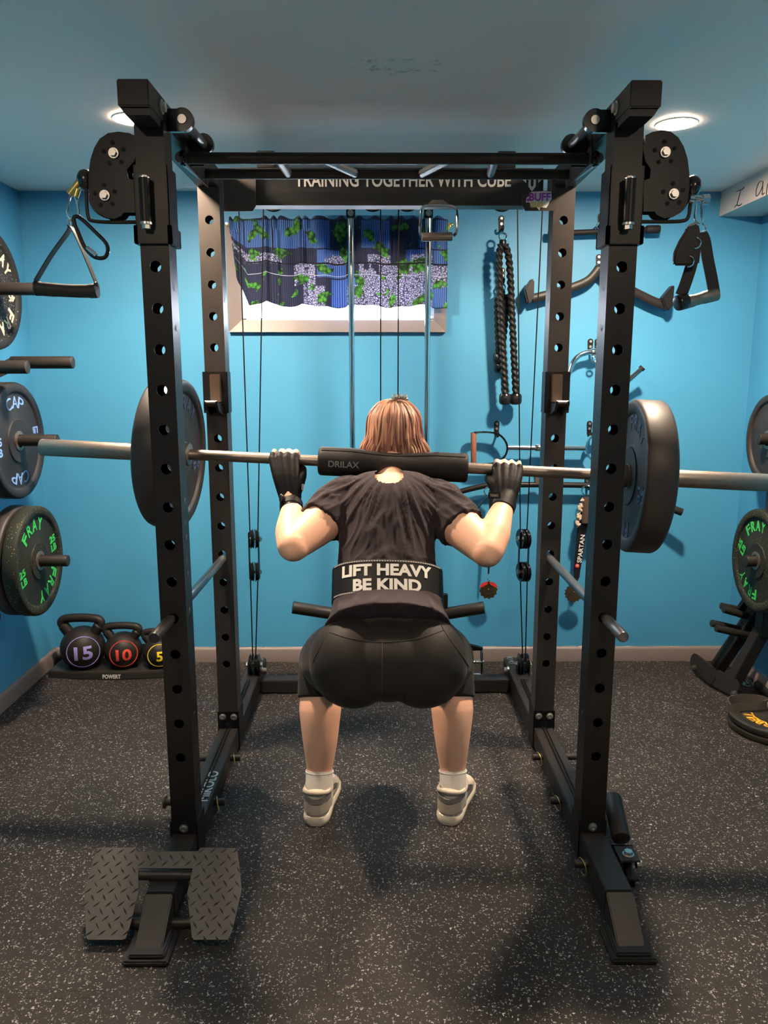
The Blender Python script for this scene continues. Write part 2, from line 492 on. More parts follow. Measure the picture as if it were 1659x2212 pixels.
mb.bounds((OX0, WY1, 0), (OX1, WY1 + .25, OZ0)).bounds((OX0, WY1, OZ1), (OX1, WY1 + .25, CZ))
struct(mb.build('wall_back', WALL, origin=(0, 0, 0)))
# baseboards
def base_prof(): return [(0, 0), (0.016, 0), (0.016, 0.062), (0.011, 0.071), (0.004, 0.075), (0, 0.075)]
struct(MB().prism(base_prof(), (WX0, WY1, 0), (0, -1, 0), (0, 0, 1), WX0 - WX1).build('baseboard_back', TRIM, origin=(0, 0, 0)))
struct(MB().prism(base_prof(), (WX0, WY0, 0), (1, 0, 0), (0, 0, 1), WY0 - WY1).build('baseboard_left', TRIM, origin=(0, 0, 0)))
struct(MB().prism(base_prof(), (WX1, WY0, 0), (-1, 0, 0), (0, 0, 1), -(WY0 - WY1)).build('baseboard_right', TRIM, origin=(0, 0, 0)))

# boxed soffit along the right wall, with handwriting
SX, SZ = 1.552, 2.128
sof = struct(MB().bounds((SX, WY0, SZ), (WX1, WY1, CZ)).build('trim_1', SOFFIT, origin=(SX, WY1, SZ)))
INK = mat('black_ink', (0.01, 0.01, 0.012), 0.5)
mb = MB()
def stroke(pts, w0=0.0032):
    P = catmull([V((SX - 0.0012, y, z)) for y, z in pts], 5)
    mb.strip(P, [w0 * (0.55 + 0.6 * abs(sin(i * 0.9 / len(P) * 3))) for i in range(len(P))], 0.002, (0, 1, 0.6))
def sx_pt(px, py): p = atx(px, py, SX); return (p.y, p.z)
for s_ in ([(1600, 411), (1597, 425), (1592, 443)], [(1591, 414), (1598, 411), (1604, 409), (1608, 404)], [(1587, 448), (1592, 443), (1598, 444), (1603, 440)],
           [(1649, 392), (1641, 393), (1635, 408), (1634, 423), (1640, 419), (1647, 404), (1649, 392)], [(1649, 392), (1648, 408), (1647, 420), (1652, 417)],
           [(1659, 396), (1657, 410), (1656, 421)]):
    stroke([sx_pt(*p) for p in s_])
mb.build('handwriting', INK, sof)

# ------------------------------------------------------------------ window
win = thing('window_1', (-0.19, WY1, OZ0), 'small basement window with taupe casing behind the curtain', 'window')
del win['label']; del win['category']; struct(win)
mb = MB()
cx0, cx1, cz0, cz1 = OX0 - .06, OX1 + .055, OZ0 - .055, OZ1 + .055
def casing(a, b, c, d):   # mitred picture frame board with a bevel
    mb.add([V((a[0], WY1 + .0, a[1])), V((b[0], WY1 + .0, b[1])), V((c[0], WY1, c[1])), V((d[0], WY1, d[1])),
            V((a[0], WY1 - .026, a[1])), V((b[0], WY1 - .026, b[1])), V((c[0], WY1 - .012, c[1])), V((d[0], WY1 - .012, d[1]))],
           [(0, 1, 2, 3), (4, 5, 6, 7), (0, 1, 5, 4), (1, 2, 6, 5), (2, 3, 7, 6), (3, 0, 4, 7)])
casing((cx0, cz0), (cx1, cz0), (OX1, OZ0), (OX0, OZ0))
casing((cx0, cz1), (cx1, cz1), (OX1, OZ1), (OX0, OZ1))
casing((cx0, cz0), (cx0, cz1), (OX0, OZ1), (OX0, OZ0))
casing((cx1, cz0), (cx1, cz1), (OX1, OZ1), (OX1, OZ0))
mb.build('window_casing', TRIM, win)
mb = MB()
for a, b in (((OX0, WY1 - .002, OZ0), (OX1, WY1 + .03, OZ0 + .009)), ((OX0, WY1 - .002, OZ1 - .03), (OX1, WY1 + .03, OZ1)),
             ((OX0, WY1 - .002, OZ0), (OX0 + .022, WY1 + .03, OZ1)), ((OX1 - .022, WY1 - .002, OZ0), (OX1, WY1 + .03, OZ1)), ((-.60, WY1 - .001, OZ0), (-.59, WY1 + .028, OZ1))):
    mb.bounds(a, b)
mb.build('window_sash', WHITEP, win, bevel=0.002)
mb = MB()
for a, b in (((OX0 - .002, WY1 - .008, OZ0 - .01), (OX1 + .002, WY1 + .25, OZ0 + .002)), ((OX0 - .01, WY1 - .008, OZ0), (OX0 + .002, WY1 + .25, OZ1)), ((OX1 - .002, WY1 - .008, OZ0), (OX1 + .01, WY1 + .25, OZ1)), ((OX0, WY1 - .008, OZ1 - .002), (OX1, WY1 + .25, OZ1 + .01))):
    mb.cut(); mb.bounds(a, b)
mb.build('window_reveal', WHITEP, win)
GLASS = bpy.data.materials.new('frosted_window_glass'); GLASS.use_nodes = True
nt = GLASS.node_tree; nt.nodes.remove(nt.nodes['Principled BSDF'])
tb_ = nt.nodes.new('ShaderNodeBsdfTranslucent'); tb_.inputs['Color'].default_value = (0.80, 0.85, 0.92, 1); gb_ = nt.nodes.new('ShaderNodeBsdfGlossy'); gb_.inputs['Roughness'].default_value = 0.25
ms_ = nt.nodes.new('ShaderNodeMixShader'); ms_.inputs['Fac'].default_value = 0.06
nt.links.new(tb_.outputs[0], ms_.inputs[1]); nt.links.new(gb_.outputs[0], ms_.inputs[2]); nt.links.new(ms_.outputs[0], nt.nodes['Material Output'].inputs['Surface'])
MB().add([(OX0 + .015, WY1 + .008, OZ0 + .004), (OX1 - .015, WY1 + .008, OZ0 + .004), (OX1 - .015, WY1 + .008, OZ1 - .015), (OX0 + .015, WY1 + .008, OZ1 - .015)], [(0, 1, 2, 3)]).build('window_pane', GLASS, win)

# ------------------------------------------------------------------ recessed ceiling lamps
LAMPRING = mat('white_lamp_ring', (0.8, 0.78, 0.75), 0.4)
LENS = mat('lamp_lens', (1, 1, 1), 0.4, emit=(LAMP_COLOR, LAMP_STRENGTH))
LENSB = mat('lamp_lens_rear', (1, 1, 1), 0.4, emit=(LAMP_COLOR, LAMP_BACK))
def lamp(x, y, label, lens):
    t = thing('ceiling_lamp', (x, y, CZ), label, 'ceiling light', 'recessed ceiling lamps')
    MB().lathe([(0.060, -.001), (0.068, -.001), (0.070, -.004), (0.067, -.007), (0.061, -.0065), (0.0595, -.004)], (x, y, CZ), (0, 0, 1), 48, closed=True).build('lamp_ring', LAMPRING, t)
    MB().cyl((x, y, CZ - .0055), (x, y, CZ - .0015), 0.0598, 48).build('lamp_lens', lens, t)
    return t
lamp(-0.788, 2.665, 'glowing round recessed lamp half hidden by the left front post of the rack', LENS)
lamp(0.975, 2.70, 'glowing round recessed lamp right of the rack, above the right pulley plate', LENS)
lamp(-0.8, 0.75, 'recessed round lamp in the ceiling behind the viewer, left one', LENSB)
lamp(0.95, 0.75, 'recessed round lamp in the ceiling behind the viewer, right one', LENSB)

# ------------------------------------------------------------------ curtain valance
def curtain_mat():
    m = bpy.data.materials.new('curtain_cloth'); m.use_nodes = True
    nt = m.node_tree; L = nt.links; b = nt.nodes['Principled BSDF']; out = nt.nodes['Material Output']
    uv = nt.nodes.new('ShaderNodeUVMap'); uv.uv_map = 'UVMap'
    def math(op, a, bb=None):
        n = nt.nodes.new('ShaderNodeMath'); n.operation = op
        for i, q in enumerate((a, bb)):
            if q is None: continue
            if isinstance(q, (int, float)): n.inputs[i].default_value = q
            else: L.new(q, n.inputs[i])
        return n.outputs[0]
    def mixc(f, a, c):
        n = nt.nodes.new('ShaderNodeMix'); n.data_type = 'RGBA'; L.new(f, n.inputs['Factor'])
        for k, q in (('A', a), ('B', c)):
            if isinstance(q, tuple): n.inputs[k].default_value = (*q, 1)
            else: L.new(q, n.inputs[k])
        return n.outputs['Result']
    sp = nt.nodes.new('ShaderNodeSeparateXYZ'); L.new(uv.outputs[0], sp.inputs[0])
    br = nt.nodes.new('ShaderNodeTexBrick'); br.inputs['Scale'].default_value = 1.0
    br.inputs['Brick Width'].default_value = 0.15; br.inputs['Row Height'].default_value = 0.13; br.inputs['Mortar Size'].default_value = 0.0035
    br.inputs['Color1'].default_value = (0, 0, 0, 1); br.inputs['Color2'].default_value = (1, 1, 1, 1); br.inputs['Mortar'].default_value = (0.3, 0.3, 0.3, 1)
    br.inputs['Bias'].default_value = 0.0
    L.new(uv.outputs[0], br.inputs['Vector'])
    # fine vertical stripes in blues
    st = math('PINGPONG', sp.outputs['X'], 0.0045); st = math('GREATER_THAN', st, 0.0022)
    blue = mixc(st, (0.012, 0.035, 0.16), (0.08, 0.20, 0.52))
    n1 = nt.nodes.new('ShaderNodeTexNoise'); n1.inputs['Scale'].default_value = 9; n1.inputs['Detail'].default_value = 3; L.new(uv.outputs[0], n1.inputs['Vector'])
    crack = nt.nodes.new('ShaderNodeTexVoronoi'); crack.feature = 'DISTANCE_TO_EDGE'; crack.inputs['Scale'].default_value = 95; L.new(uv.outputs[0], crack.inputs['Vector'])
    ck = math('LESS_THAN', crack.outputs['Distance'], 0.11)
    text = mixc(ck, (0.36, 0.38, 0.58), (0.035, 0.04, 0.09))
    navy = mixc(st, (0.008, 0.010, 0.03), (0.018, 0.028, 0.085))
    f1 = ramp_between(nt, br.outputs['Color'], (0, 0, 0), (1, 1, 1), 0.40, 0.42)
    c1 = mixc(f1, navy, blue)
    # blocks of crackled print among the stripes
    br2 = nt.nodes.new('ShaderNodeTexBrick'); br2.inputs['Brick Width'].default_value = 0.11; br2.inputs['Row Height'].default_value = 0.095; br2.inputs['Scale'].default_value = 1.0; br2.inputs['Mortar Size'].default_value = 0.0
    br2.inputs['Color1'].default_value = (0, 0, 0, 1); br2.inputs['Color2'].default_value = (1, 1, 1, 1); L.new(uv.outputs[0], br2.inputs['Vector'])
    sepb = nt.nodes.new('ShaderNodeSeparateColor'); L.new(br2.outputs['Color'], sepb.inputs[0])
    lowm = math('MULTIPLY', math('LESS_THAN', sp.outputs['Y'], 0.235), math('GREATER_THAN', math('ADD', sepb.outputs[0], math('MULTIPLY', n1.outputs['Fac'], 0.5)), 0.72))
    c2 = mixc(lowm, c1, text)
    # leafy greens
    n2 = nt.nodes.new('ShaderNodeTexNoise'); n2.inputs['Scale'].default_value = 13; n2.inputs['Detail'].default_value = 2
    mp = nt.nodes.new('ShaderNodeMapping'); mp.inputs['Location'].default_value = (3.3, 1.7, 0); L.new(uv.outputs[0], mp.inputs['Vector']); L.new(mp.outputs[0], n2.inputs['Vector'])
    gm = math('GREATER_THAN', n2.outputs['Fac'], 0.585)
    vg = nt.nodes.new('ShaderNodeTexVoronoi'); vg.inputs['Scale'].default_value = 55; L.new(uv.outputs[0], vg.inputs['Vector'])
    green = ramp_between(nt, vg.outputs['Distance'], (0.09, 0.36, 0.05), (0.006, 0.03, 0.012), 0.1, 0.75)
    c3 = mixc(gm, c2, green)
    # dark band lines
    ln = math('LESS_THAN', math('ABSOLUTE', math('SUBTRACT', sp.outputs['Y'], 0.195)), 0.004)
    c4 = mixc(ln, c3, (0.006, 0.007, 0.02))
    wl = math('LESS_THAN', math('ABSOLUTE', math('SUBTRACT', sp.outputs['Y'], 0.142)), 0.0016)
    c4 = mixc(wl, c4, (0.35, 0.38, 0.5))
    L.new(c4, b.inputs['Base Color']); b.inputs['Roughness'].default_value = 0.85
    tr = nt.nodes.new('ShaderNodeBsdfTranslucent'); L.new(c4, tr.inputs['Color'])
    ms = nt.nodes.new('ShaderNodeMixShader'); ms.inputs['Fac'].default_value = 0.2
    L.new(b.outputs[0], ms.inputs[1]); L.new(tr.outputs[0], ms.inputs[2]); L.new(ms.outputs[0], out.inputs['Surface'])
    return m
CURT = curtain_mat()
cl = at(492, 480, 3.615); cr = at(967, 480, 3.615)
cur = thing('curtain', (0, 3.615, 1.72), 'short gathered valance in blue and green print on a rod over the window', 'curtain')
NX, NZ = 240, 34
vs, fs, uvs = [], [], []
ztop = at(700, 470, 3.615).z
for j in range(NZ + 1):
    vv = j / NZ
    for i in range(NX + 1):
        u = i / NX
        zbot = at(700, 662, 3.615).z + 0.006 * sin(u * 23) + 0.004 * sin(u * 57 + 1) + (0.03 * math.exp(-((u - .175) / .035) ** 2)) - 0.006 * (u > .9)
        z = ztop + (zbot - ztop) * vv
        x = cl.x + (cr.x - cl.x) * u
        # flare inwards a little at the left top corner
        x += 0.05 * (1 - vv) * 0 
        pl = 0.5 + 0.5 * vv
        ph = 62 * u + 2.2 * noise.noise(V((u * 9, 0, 0))) * 2
        a = 0.016 * (0.55 + 0.45 * noise.noise(V((u * 6, 3, 1.3)))) + 0.004
        y = 3.613 - a * pl * sin(ph) - 0.006 * sin(ph * 2.3 + 1) * (1 - 0.5 * vv)
        x += 0.006 * cos(ph) * pl
        if vv < 0.13: y = 3.613 - 0.011 * sin(ph * 1.7) - (0.010 * sin(pi * vv / 0.13))
        z += (0.006 * sin(ph * 1.7) if j == 0 else 0)
        if u < 0.08:
            k = (0.08 - u) / 0.08
            y += 0.02 * k; z += 0.16 * k * vv * (vv > .2) ; x += 0.02 * k * vv
        vs.append((x, y, z)); uvs.append((u * 1.12, (1 - vv) * 0.40))
for j in range(NZ):
    for i in range(NX):
        a = j * (NX + 1) + i; fs.append((a, a + 1, a + NX + 2, a + NX + 1))
off = world_of(cur)
me = bpy.data.meshes.new('curtain_cloth'); me.from_pydata([V(p) - off for p in vs], [], fs)
ul = me.uv_layers.new(name='UVMap')
for lp in me.loops: ul.data[lp.index].uv = uvs[lp.vertex_index]
for p in me.polygons: p.use_smooth = True
o = link('curtain_cloth', me, CURT, cur)
so = o.modifiers.new('thick', 'SOLIDIFY'); so.thickness = 0.0012
mb = MB().cyl((cl.x - .01, 3.636, ztop - .026), (cr.x + .012, 3.636, ztop - .026), 0.006, 12)
mb.ell((cr.x + .02, 3.636, ztop - .026), (.010, .009, .009))
mb.build('curtain_rod', BRASS, cur)
mb = MB()
for xx in (cl.x - .005, cr.x + .005):
    mb.cut(); mb.cyl((xx, 3.612, ztop - .026), (xx, WY1 - .0, ztop - .026), 0.005, 10)
    mb.cyl((xx, WY1 - .006, ztop - .026), (xx, WY1, ztop - .026), 0.013, 16)
mb.build('rod_bracket', BRASS, cur)
# ================================================================== POWER RACK
RX = (-0.574, 0.627); RC = 0.0265; TW = 0.073; YF, YB = 2.06, 2.74; ZT = 2.047
rack = thing('power_rack', (RC, 2.4, 0), 'large black power rack with holed uprights, header beam and cable pulleys around the lifter', 'power rack')

def holed_tube(mb, cx, yf, z0, z1, holes, r=0.0145, wall=0.003, n=20):
    """square upright; front and back faces pierced by round holes; hollow inside"""
    h = TW / 2
    zs = sorted(holes)
    def face(y, sgn, wide):
        segs = [z0] + [(zs[i] + zs[i + 1]) / 2 for i in range(len(zs) - 1)] + [z1]
        for i, zc in enumerate(zs):
            a, b = segs[i], segs[i + 1]
            # keep a square cell round the hole
            ca, cb = zc - 0.03, zc + 0.03
            if ca > a + 1e-4: mb.add([(cx - wide, y, a), (cx + wide, y, a), (cx + wide, y, ca), (cx - wide, y, ca)], [(0, 1, 2, 3)])
            if cb < b - 1e-4: mb.add([(cx - wide, y, cb), (cx + wide, y, cb), (cx + wide, y, b), (cx - wide, y, b)], [(0, 1, 2, 3)])
            inn, outr, rim = [], [], []
            for k in range(n):
                t = 2 * pi * k / n + pi / n
                c_, s_ = cos(t), sin(t)
                inn.append((cx + r * c_, y, zc + r * s_))
                rim.append((cx + r * c_, y + sgn * wall, zc + r * s_))
                q = max(abs(c_) / wide, abs(s_) / 0.03)
                outr.append((cx + c_ / q, y, zc + s_ / q))
            fs = []
            for k in range(n):
                k2 = (k + 1) % n
                fs.append((k, k2, n + k2, n + k)); fs.append((k, k2, 2 * n + k2, 2 * n + k))
            mb.add(inn + outr + rim, fs)
            # corners of the square cell
            for sx_, sz_ in ((-1, -1), (-1, 1), (1, -1), (1, 1)):
                cc = (cx + sx_ * wide, y, zc + sz_ * 0.03)
                near = sorted(outr, key=lambda p: (p[0] - cc[0]) ** 2 + (p[2] - cc[2]) ** 2)[:2]
                mb.add([cc, near[0], near[1]], [(0, 1, 2)])
    face(yf, 1, h); face(yf + TW, -1, h)
    for sx_ in (-1, 1):
        x = cx + sx_ * h
        mb.add([(x, yf, z0), (x, yf + TW, z0), (x, yf + TW, z1), (x, yf, z1)], [(0, 1, 2, 3)])
        xi = cx + sx_ * (h - wall)
        mb.add([(xi, yf + wall, z0), (xi, yf + TW - wall, z0), (xi, yf + TW - wall, z1), (xi, yf + wall, z1)], [(0, 1, 2, 3)])
    for z in (z0, z1):
        mb.add([(cx - h, yf, z), (cx + h, yf, z), (cx + h, yf + TW, z), (cx - h, yf + TW, z)], [(0, 1, 2, 3)])
    return mb
HF = [.335 + .1048 * k for k in range(15)]
HB = [.352 + .1057 * k for k in range(16)]
for i, cx in enumerate(RX):
    s = -1 if i == 0 else 1
    for yf, H_, lighter in ((YF, HF, 0), (YB, HB, 1)):
        up_ = holed_tube(MB(), cx, yf, .055, ZT, H_).build('upright', BLACKLIT if lighter else BLACK, rack, sharp=30)  # rear pair gets the black with lamp light in its colour
        nm = MB()
        xin = cx - s * (TW / 2)
        for k in range(7, 15):
            zc = H_[k - 1] - 0.048 if k - 1 < len(H_) else None
            if zc is None: continue
            nm.cut(); text_geo(nm, str(k + 1), (xin - s * 0.0006, yf + .03, zc), (0, s, 0) if s > 0 else (0, 1, 0) if False else (0, -s, 0), (0, 0, 1), 0.016, 0.018, 0.02, 0)
        # slotted little holes on the inner flank
        nm.cut()
        for z_ in H_[:8]:
            nm.cut(); nm.bounds((xin - .0008, yf + .03, z_ + .008), (xin + .0008, yf + .042, z_ + .020))
        nm.build('number_lettering', GREYPRINT, up_)
    # base rail
    rb = MB().bounds((cx - .036, 1.80, .020), (cx + .036, 3.475, .095))
    # bent front foot
    def foot(mb):
        ring_ = lambda y, z0_, z1_: [V((cx - .036 - .003 * s * 0, y, z0_)), V((cx + .036, y, z0_)), V((cx + .036, y, z1_)), V((cx - .036, y, z1_))]
        r1 = [V((cx - .036, 1.802, .020)), V((cx + .036, 1.802, .020)), V((cx + .036, 1.795, .096)), V((cx - .036, 1.795, .096))]
        r2 = [V((cx - .034, 1.735, .010)), V((cx + .034, 1.735, .010)), V((cx + .034, 1.672, .014)), V((cx - .034, 1.672, .014))]
        return mb.loft([r1, r2])
    rail = rb.build('base_rail', BLACK2, rack, bevel=.003)
    foot(MB()).build('front_foot', BLACK2, rail, bevel=.003)
    fx = cx - .02
    pad = MB()
    pad.bounds((cx - .056, 1.652, 0), (cx + .056, 1.775, .014))
    pad.bounds((cx - .045, 1.662, .014), (cx + .045, 1.77, .024))
    pad.build('rubber_foot', RUBBER, rail, bevel=.004)
    # U brackets at the feet of both uprights
    for yf, z1 in ((YF, .135), (YB, .165)):
        br = MB()
        if yf == YF: br.bounds((cx - .0395, yf - .004, .097), (cx + .0395, yf, z1))
        else:
            br.bounds((cx - .0395, yf - .004, .125), (cx + .0395, yf, z1))
            br.bounds((cx - .0395, yf - .004, .096), (cx - .014, yf, .125)); br.bounds((cx + .014, yf - .004, .096), (cx + .0395, yf, .125))
        for q in (-1, 1): br.bounds((cx + q * .0365, yf - .004, .008 if q == -s else .02), (cx + q * .0405, yf + .085, z1))
        bk = br.build('foot_bracket', BLACK, rack, bevel=.001)
        bo = MB()
        if yf == YF: allen(bo, (cx, yf - .004, .114), (0, -1, 0), .0105, .007)
        else:
            for q in (-1, 1): allen(bo, (cx + q * .021, yf - .004, .143), (0, -1, 0), .0105, .007)
            bo2 = MB().bounds((cx - .0135, yf - .003, .096), (cx + .0135, yf - .001, .124)); bo2.build('cable_slot', HOLE, bk)
        bo.build('bolt', ZINC, bk)
    # cable along the top of the rail
    cb = MB()
    for dx in (-.005, .006):
        cb.cut().tube([(cx + dx, 2.15, .0985), (cx + dx, YB, .0985), (cx + dx, 2.83, .099), (cx + dx, 3.18, .105)], .0027, 8)
    cb.build('floor_cable', CABLE, rack)
    # rear end hardware: twin pulley wheel on the rail, bolts
    px_ = at(549 if i == 0 else 1131, 1440, 3.28).x
    for q in (-.013, .013):
        wl = MB(); wl.lathe([(.006, -.007), (.046, -.008), (.048, -.006), (.040, 0), (.048, .006), (.046, .008), (.006, .007)], (px_ + q, 3.29, .135), (1, 0, 0), 36, closed=True)
        wl.build('pulley_wheel', BLACKG, rack)
    bo = MB(); bolt(bo, (px_ + .024, 3.29, .135), (1, 0, 0), .011, .012); bolt(bo, (px_ - .024, 3.29, .135), (-1, 0, 0), .011, .012)
    bo.cut().cyl((px_ - .024, 3.29, .135), (px_ + .024, 3.29, .135), .006, 12)
    for yy in (3.40, 3.45): bolt(bo, (cx - s * .01, yy, .095), (0, 0, 1), .011, .010)
    for zz, yy in ((.115, 3.32), (.06, 3.30)): bolt(bo, (cx - s * .037, yy, zz - .02), (-s, 0, 0), .011, .022)
    bo.build('bolt', ZINC, rack)
    hb = MB()
    for q in (-.026, .026): hb.cut().bounds((px_ + q - .002, 3.265, .09), (px_ + q + .002, 3.315, .15))
    hb.build('pulley_bracket', BLACK, rack)
# rear cross member
MB().bounds((RX[0] + .036, 3.275, .004), (RX[1] - .036, 3.345, .062)).build('rear_crossmember', BLACK2, rack, bevel=.003)
# maker's word on the left rail
mb = MB(); text_geo(mb, 'MIKOLO', (RX[0] + .012, 2.325, .0958), (0, 1, 0), (-1, 0, 0), .185, .036, .02, .0004); mb.build('rail_lettering', WHITEPRINT, rack)

# top beams
for i, cx in enumerate(RX):
    s = -1 if i == 0 else 1
    mb = MB()
    ch = .012
    zb = ZT - .004
    mb.bounds((cx - .0375, 1.945, zb), (cx + .0375, 2.85, zb + .060))
    tb = mb.build('top_beam', BLACK, rack, bevel=.003)
    # gusset / cap below the near end, chamfered on the outside
    mb = MB()
    g = [(-.030 if s > 0 else -.030, 0), (.030, 0), (.024, -.014), (-.024, -.014)]
    mb.prism([(-.034, .0), (.034, 0), (.024 if s > 0 else .034, -.016), (-.034 if s > 0 else -.024, -.016)], (cx, 2.045, zb), (1, 0, 0), (0, 0, 1), .09)
    mb.build('beam_cap', BLACK, tb)
    bo = MB(); bolt(bo, (cx - s * .012, 2.02, zb), (0, 0, -1), .012, .012); bolt(bo, (cx - s * .006, 2.0, zb + .06), (0, 0, 1), .008, .010)
    bolt(bo, (cx - s * .0375, 2.045, zb + .03), (-s, 0, 0), .0125, .012)
    bo.build('bolt', ZINC, tb)
# sliding arms on the front uprights
for i, cx in enumerate(RX):
    s = -1 if i == 0 else 1
    mb = MB()
    def sleeve(z0, z1, g):
        for a, b in (((cx - TW / 2 - g, YF - g, z0), (cx + TW / 2 + g, YF, z1)), ((cx - TW / 2 - g, YF + TW, z0), (cx + TW / 2 + g, YF + TW + g, z1)),
                     ((cx - TW / 2 - g, YF - g, z0), (cx - TW / 2, YF + TW + g, z1)), ((cx + TW / 2, YF - g, z0), (cx + TW / 2 + g, YF + TW + g, z1))):
            mb.bounds(a, b)
    sleeve(1.795, 1.942, .0065); sleeve(1.752, 1.797, .0115)
    tr = mb.build('cable_trolley', BLACK, rack, bevel=.0015)
    hx = cx + s * .004 if False else cx - (.008 if i == 0 else -.006)
    hx = at(313 if i == 0 else 1360, 430, 2.03).x
    z0 = at(313, 480, 2.03).z; z1 = at(313, 385, 2.03).z
    MB().cyl((hx, 2.03, z0), (hx, 2.03, z1), .0135, 20).build('hinge_pin', BLACK, tr)
    bo = MB(); bolt(bo, (hx, 2.03, z0), (0, 0, -1), .011, .016); bolt(bo, (hx, 2.03, z1), (0, 0, 1), .011, .006)
    bo.build('bolt', ZINC, tr)
    # D shaped pulley plates with two wheels between them
    if i == 0: out = [(300, 300), (285, 293), (262, 290), (240, 293), (222, 305), (210, 325), (202, 350), (198, 380), (198, 410), (202, 440), (214, 460), (232, 472), (252, 476), (266, 470), (272, 462), (300, 462), (300, 452), (300, 395), (283, 390), (279, 370), (296, 352), (301, 330)]
    else: out = [(1388, 298), (1402, 291), (1422, 287), (1442, 290), (1458, 302), (1470, 322), (1478, 348), (1482, 380), (1482, 410), (1478, 440), (1466, 460), (1448, 472), (1428, 475), (1414, 468), (1408, 460), (1384, 460), (1384, 450), (1384, 395), (1399, 389), (1400, 370), (1388, 352), (1384, 330)]
    for yy in (2.072, 2.118):
        pl = MB(); pts = [at(x, y, 2.09) for x, y in out]
        pl.prism([(p.x, p.z) for p in pts], (0, yy, 0), (1, 0, 0), (0, 0, 1), .004)
        pp = pl.build('pulley_plate', BLACK, tr, sharp=40)
    cps = [(253, 337), (234, 427)] if i == 0 else [(1429, 335), (1447, 424)]
    for (qx, qy) in cps:
        c = at(qx, qy, 2.09)
        wl = MB().lathe([(.006, -.009), (.048, -.010), (.050, -.008), (.042, 0), (.050, .008), (.048, .010), (.006, .009)], (c.x, 2.096, c.z), (0, 1, 0), 40, closed=True).build('pulley_wheel', BLACKG, tr)
        bo = MB(); bo.cyl((c.x, 2.068, c.z), (c.x, 2.064, c.z), .0125, 24); bolt(bo, (c.x, 2.066, c.z), (0, -1, 0), .0095, .014)
        bo.build('bolt', ZINC, tr)
        # dark discs painting in the shaded lightening holes round the bolt
        hm = MB()
        for k in range(5):
            a = 2 * pi * k / 5 + .4
            hm.cut().cyl((c.x + .026 * cos(a), 2.0675, c.z + .026 * sin(a)), (c.x + .026 * cos(a), 2.0665, c.z + .026 * sin(a)), .0055, 14)
        hm.build('hole_discs', HOLE, tr)
    # wire guard
    wp = [(186, 395), (187, 440), (191, 470), (200, 477), (235, 480), (300, 480)] if i == 0 else [(1492, 392), (1491, 440), (1487, 468), (1476, 477), (1440, 479), (1384, 479)]
    MB().tube(catmull([at(x, y, 2.085) for x, y in wp], 4), .0048, 10).build('wire_guard', BLACK2, tr)
    # cable stopper ball + shackle
    bc = at(184 if i == 0 else 1497, 388 if i == 0 else 402, 2.09)
    MB().ell(bc, (.021, .021, .026)).build('stopper_ball', BLACKG, tr)
    sh = MB()
    if i == 0:
        sh.cyl(at(193, 372, 2.09), at(193, 400, 2.09), .007, 12)
        sh.cut().cyl(at(172, 392, 2.085), at(150, 420, 2.085), .009, 14); sh.cut().cyl(at(168, 408, 2.075), at(163, 425, 2.075), .008, 12)
    else:
        sh.cyl(at(1491, 425, 2.08), at(1526, 431, 2.08), .0075, 14); sh.cut().cyl(at(1517, 431, 2.08), at(1531, 430, 2.08), .0125, 14); sh.cut().cyl(at(1488, 430, 2.08), at(1497, 432, 2.08), .0115, 14)
    sh.build('shackle', BRASS if i == 0 else CHROME, tr)

# pull-up assembly : two long bars, side rails, slanted grips, depth handles
pu = MB()
for (xa, xb, yy, zz) in ((-.545, .606, 2.30, 2.020), (-.535, .614, 2.53, 2.034)):
    pu.cut().cyl((xa, yy, zz), (xb, yy, zz), .0155, 24)
pb = pu.build('pull_up_bar', BLACK, rack)
gr = MB()
for x0, x1 in ((-.553, -.553), (.612, .612)): gr.cut().cyl((x0, 2.285, 2.019), (x1, 2.545, 2.035), .015, 20)
Bp = {(0): None}
for (ax, bx_) in (((603, 365), (622, 383)), ((703, 362), (766, 384)), ((968, 362), (912, 383)), ((1068, 362), (1060, 383))):
    gr.cut(); A_ = at(ax[0], 345, 2.315); B_ = at(bx_[0], 374, 2.515)
    gr.cyl((A_.x, 2.312, 2.020), (B_.x, 2.518, 2.033), .0125, 16)
gr.build('angled_grip', GREYBAR, pb)
ec = MB()
for x, d in ((-.545, -1), (.606, 1)):
    ec.cut().lathe([(.0005, .004), (.006, .004), (.0065, .010), (.019, .010), (.021, .006), (.021, 0), (.0005, 0)], (x, 2.30, 2.020), (d, 0, 0), 24)
ec.build('end_cap', BLACKG, pb)
for i, cx in enumerate(RX):
    s = -1 if i == 0 else 1
    hx = -.496 if i == 0 else .547
    mb = MB().cyl((hx, 2.10, 2.058), (hx, 2.36, 2.066), .0115, 18)
    ha = mb.build('side_grip', GREYBAR, rack)
    fl = MB()
    for yy, zz in ((2.10, 2.058), (2.34, 2.066)):
        fl.cut(); fl.cyl((hx, yy - .012, zz), (hx, yy + .006, zz), .028, 28)
        fl.bounds((min(hx, cx - s * .035), yy - .008, zz - .028), (max(hx, cx - s * .035), yy + .004, zz + .026))
    fl.build('grip_flange', BLACKG, ha)
    bo = MB(); bo.cyl((hx, 2.087, 2.058), (hx, 2.084, 2.058), .011, 20); bo.build('bolt', ZINC, ha)
    br = MB(); xin = cx - s * .0375
    br.bounds((xin - .002, 2.27, 2.0), (xin + .002, 2.56, 2.10)); br.cut().bounds((min(hx, xin), 2.325, 2.005), (max(hx, xin), 2.331, 2.075))
    br.build('bar_bracket', BLACK, rack)

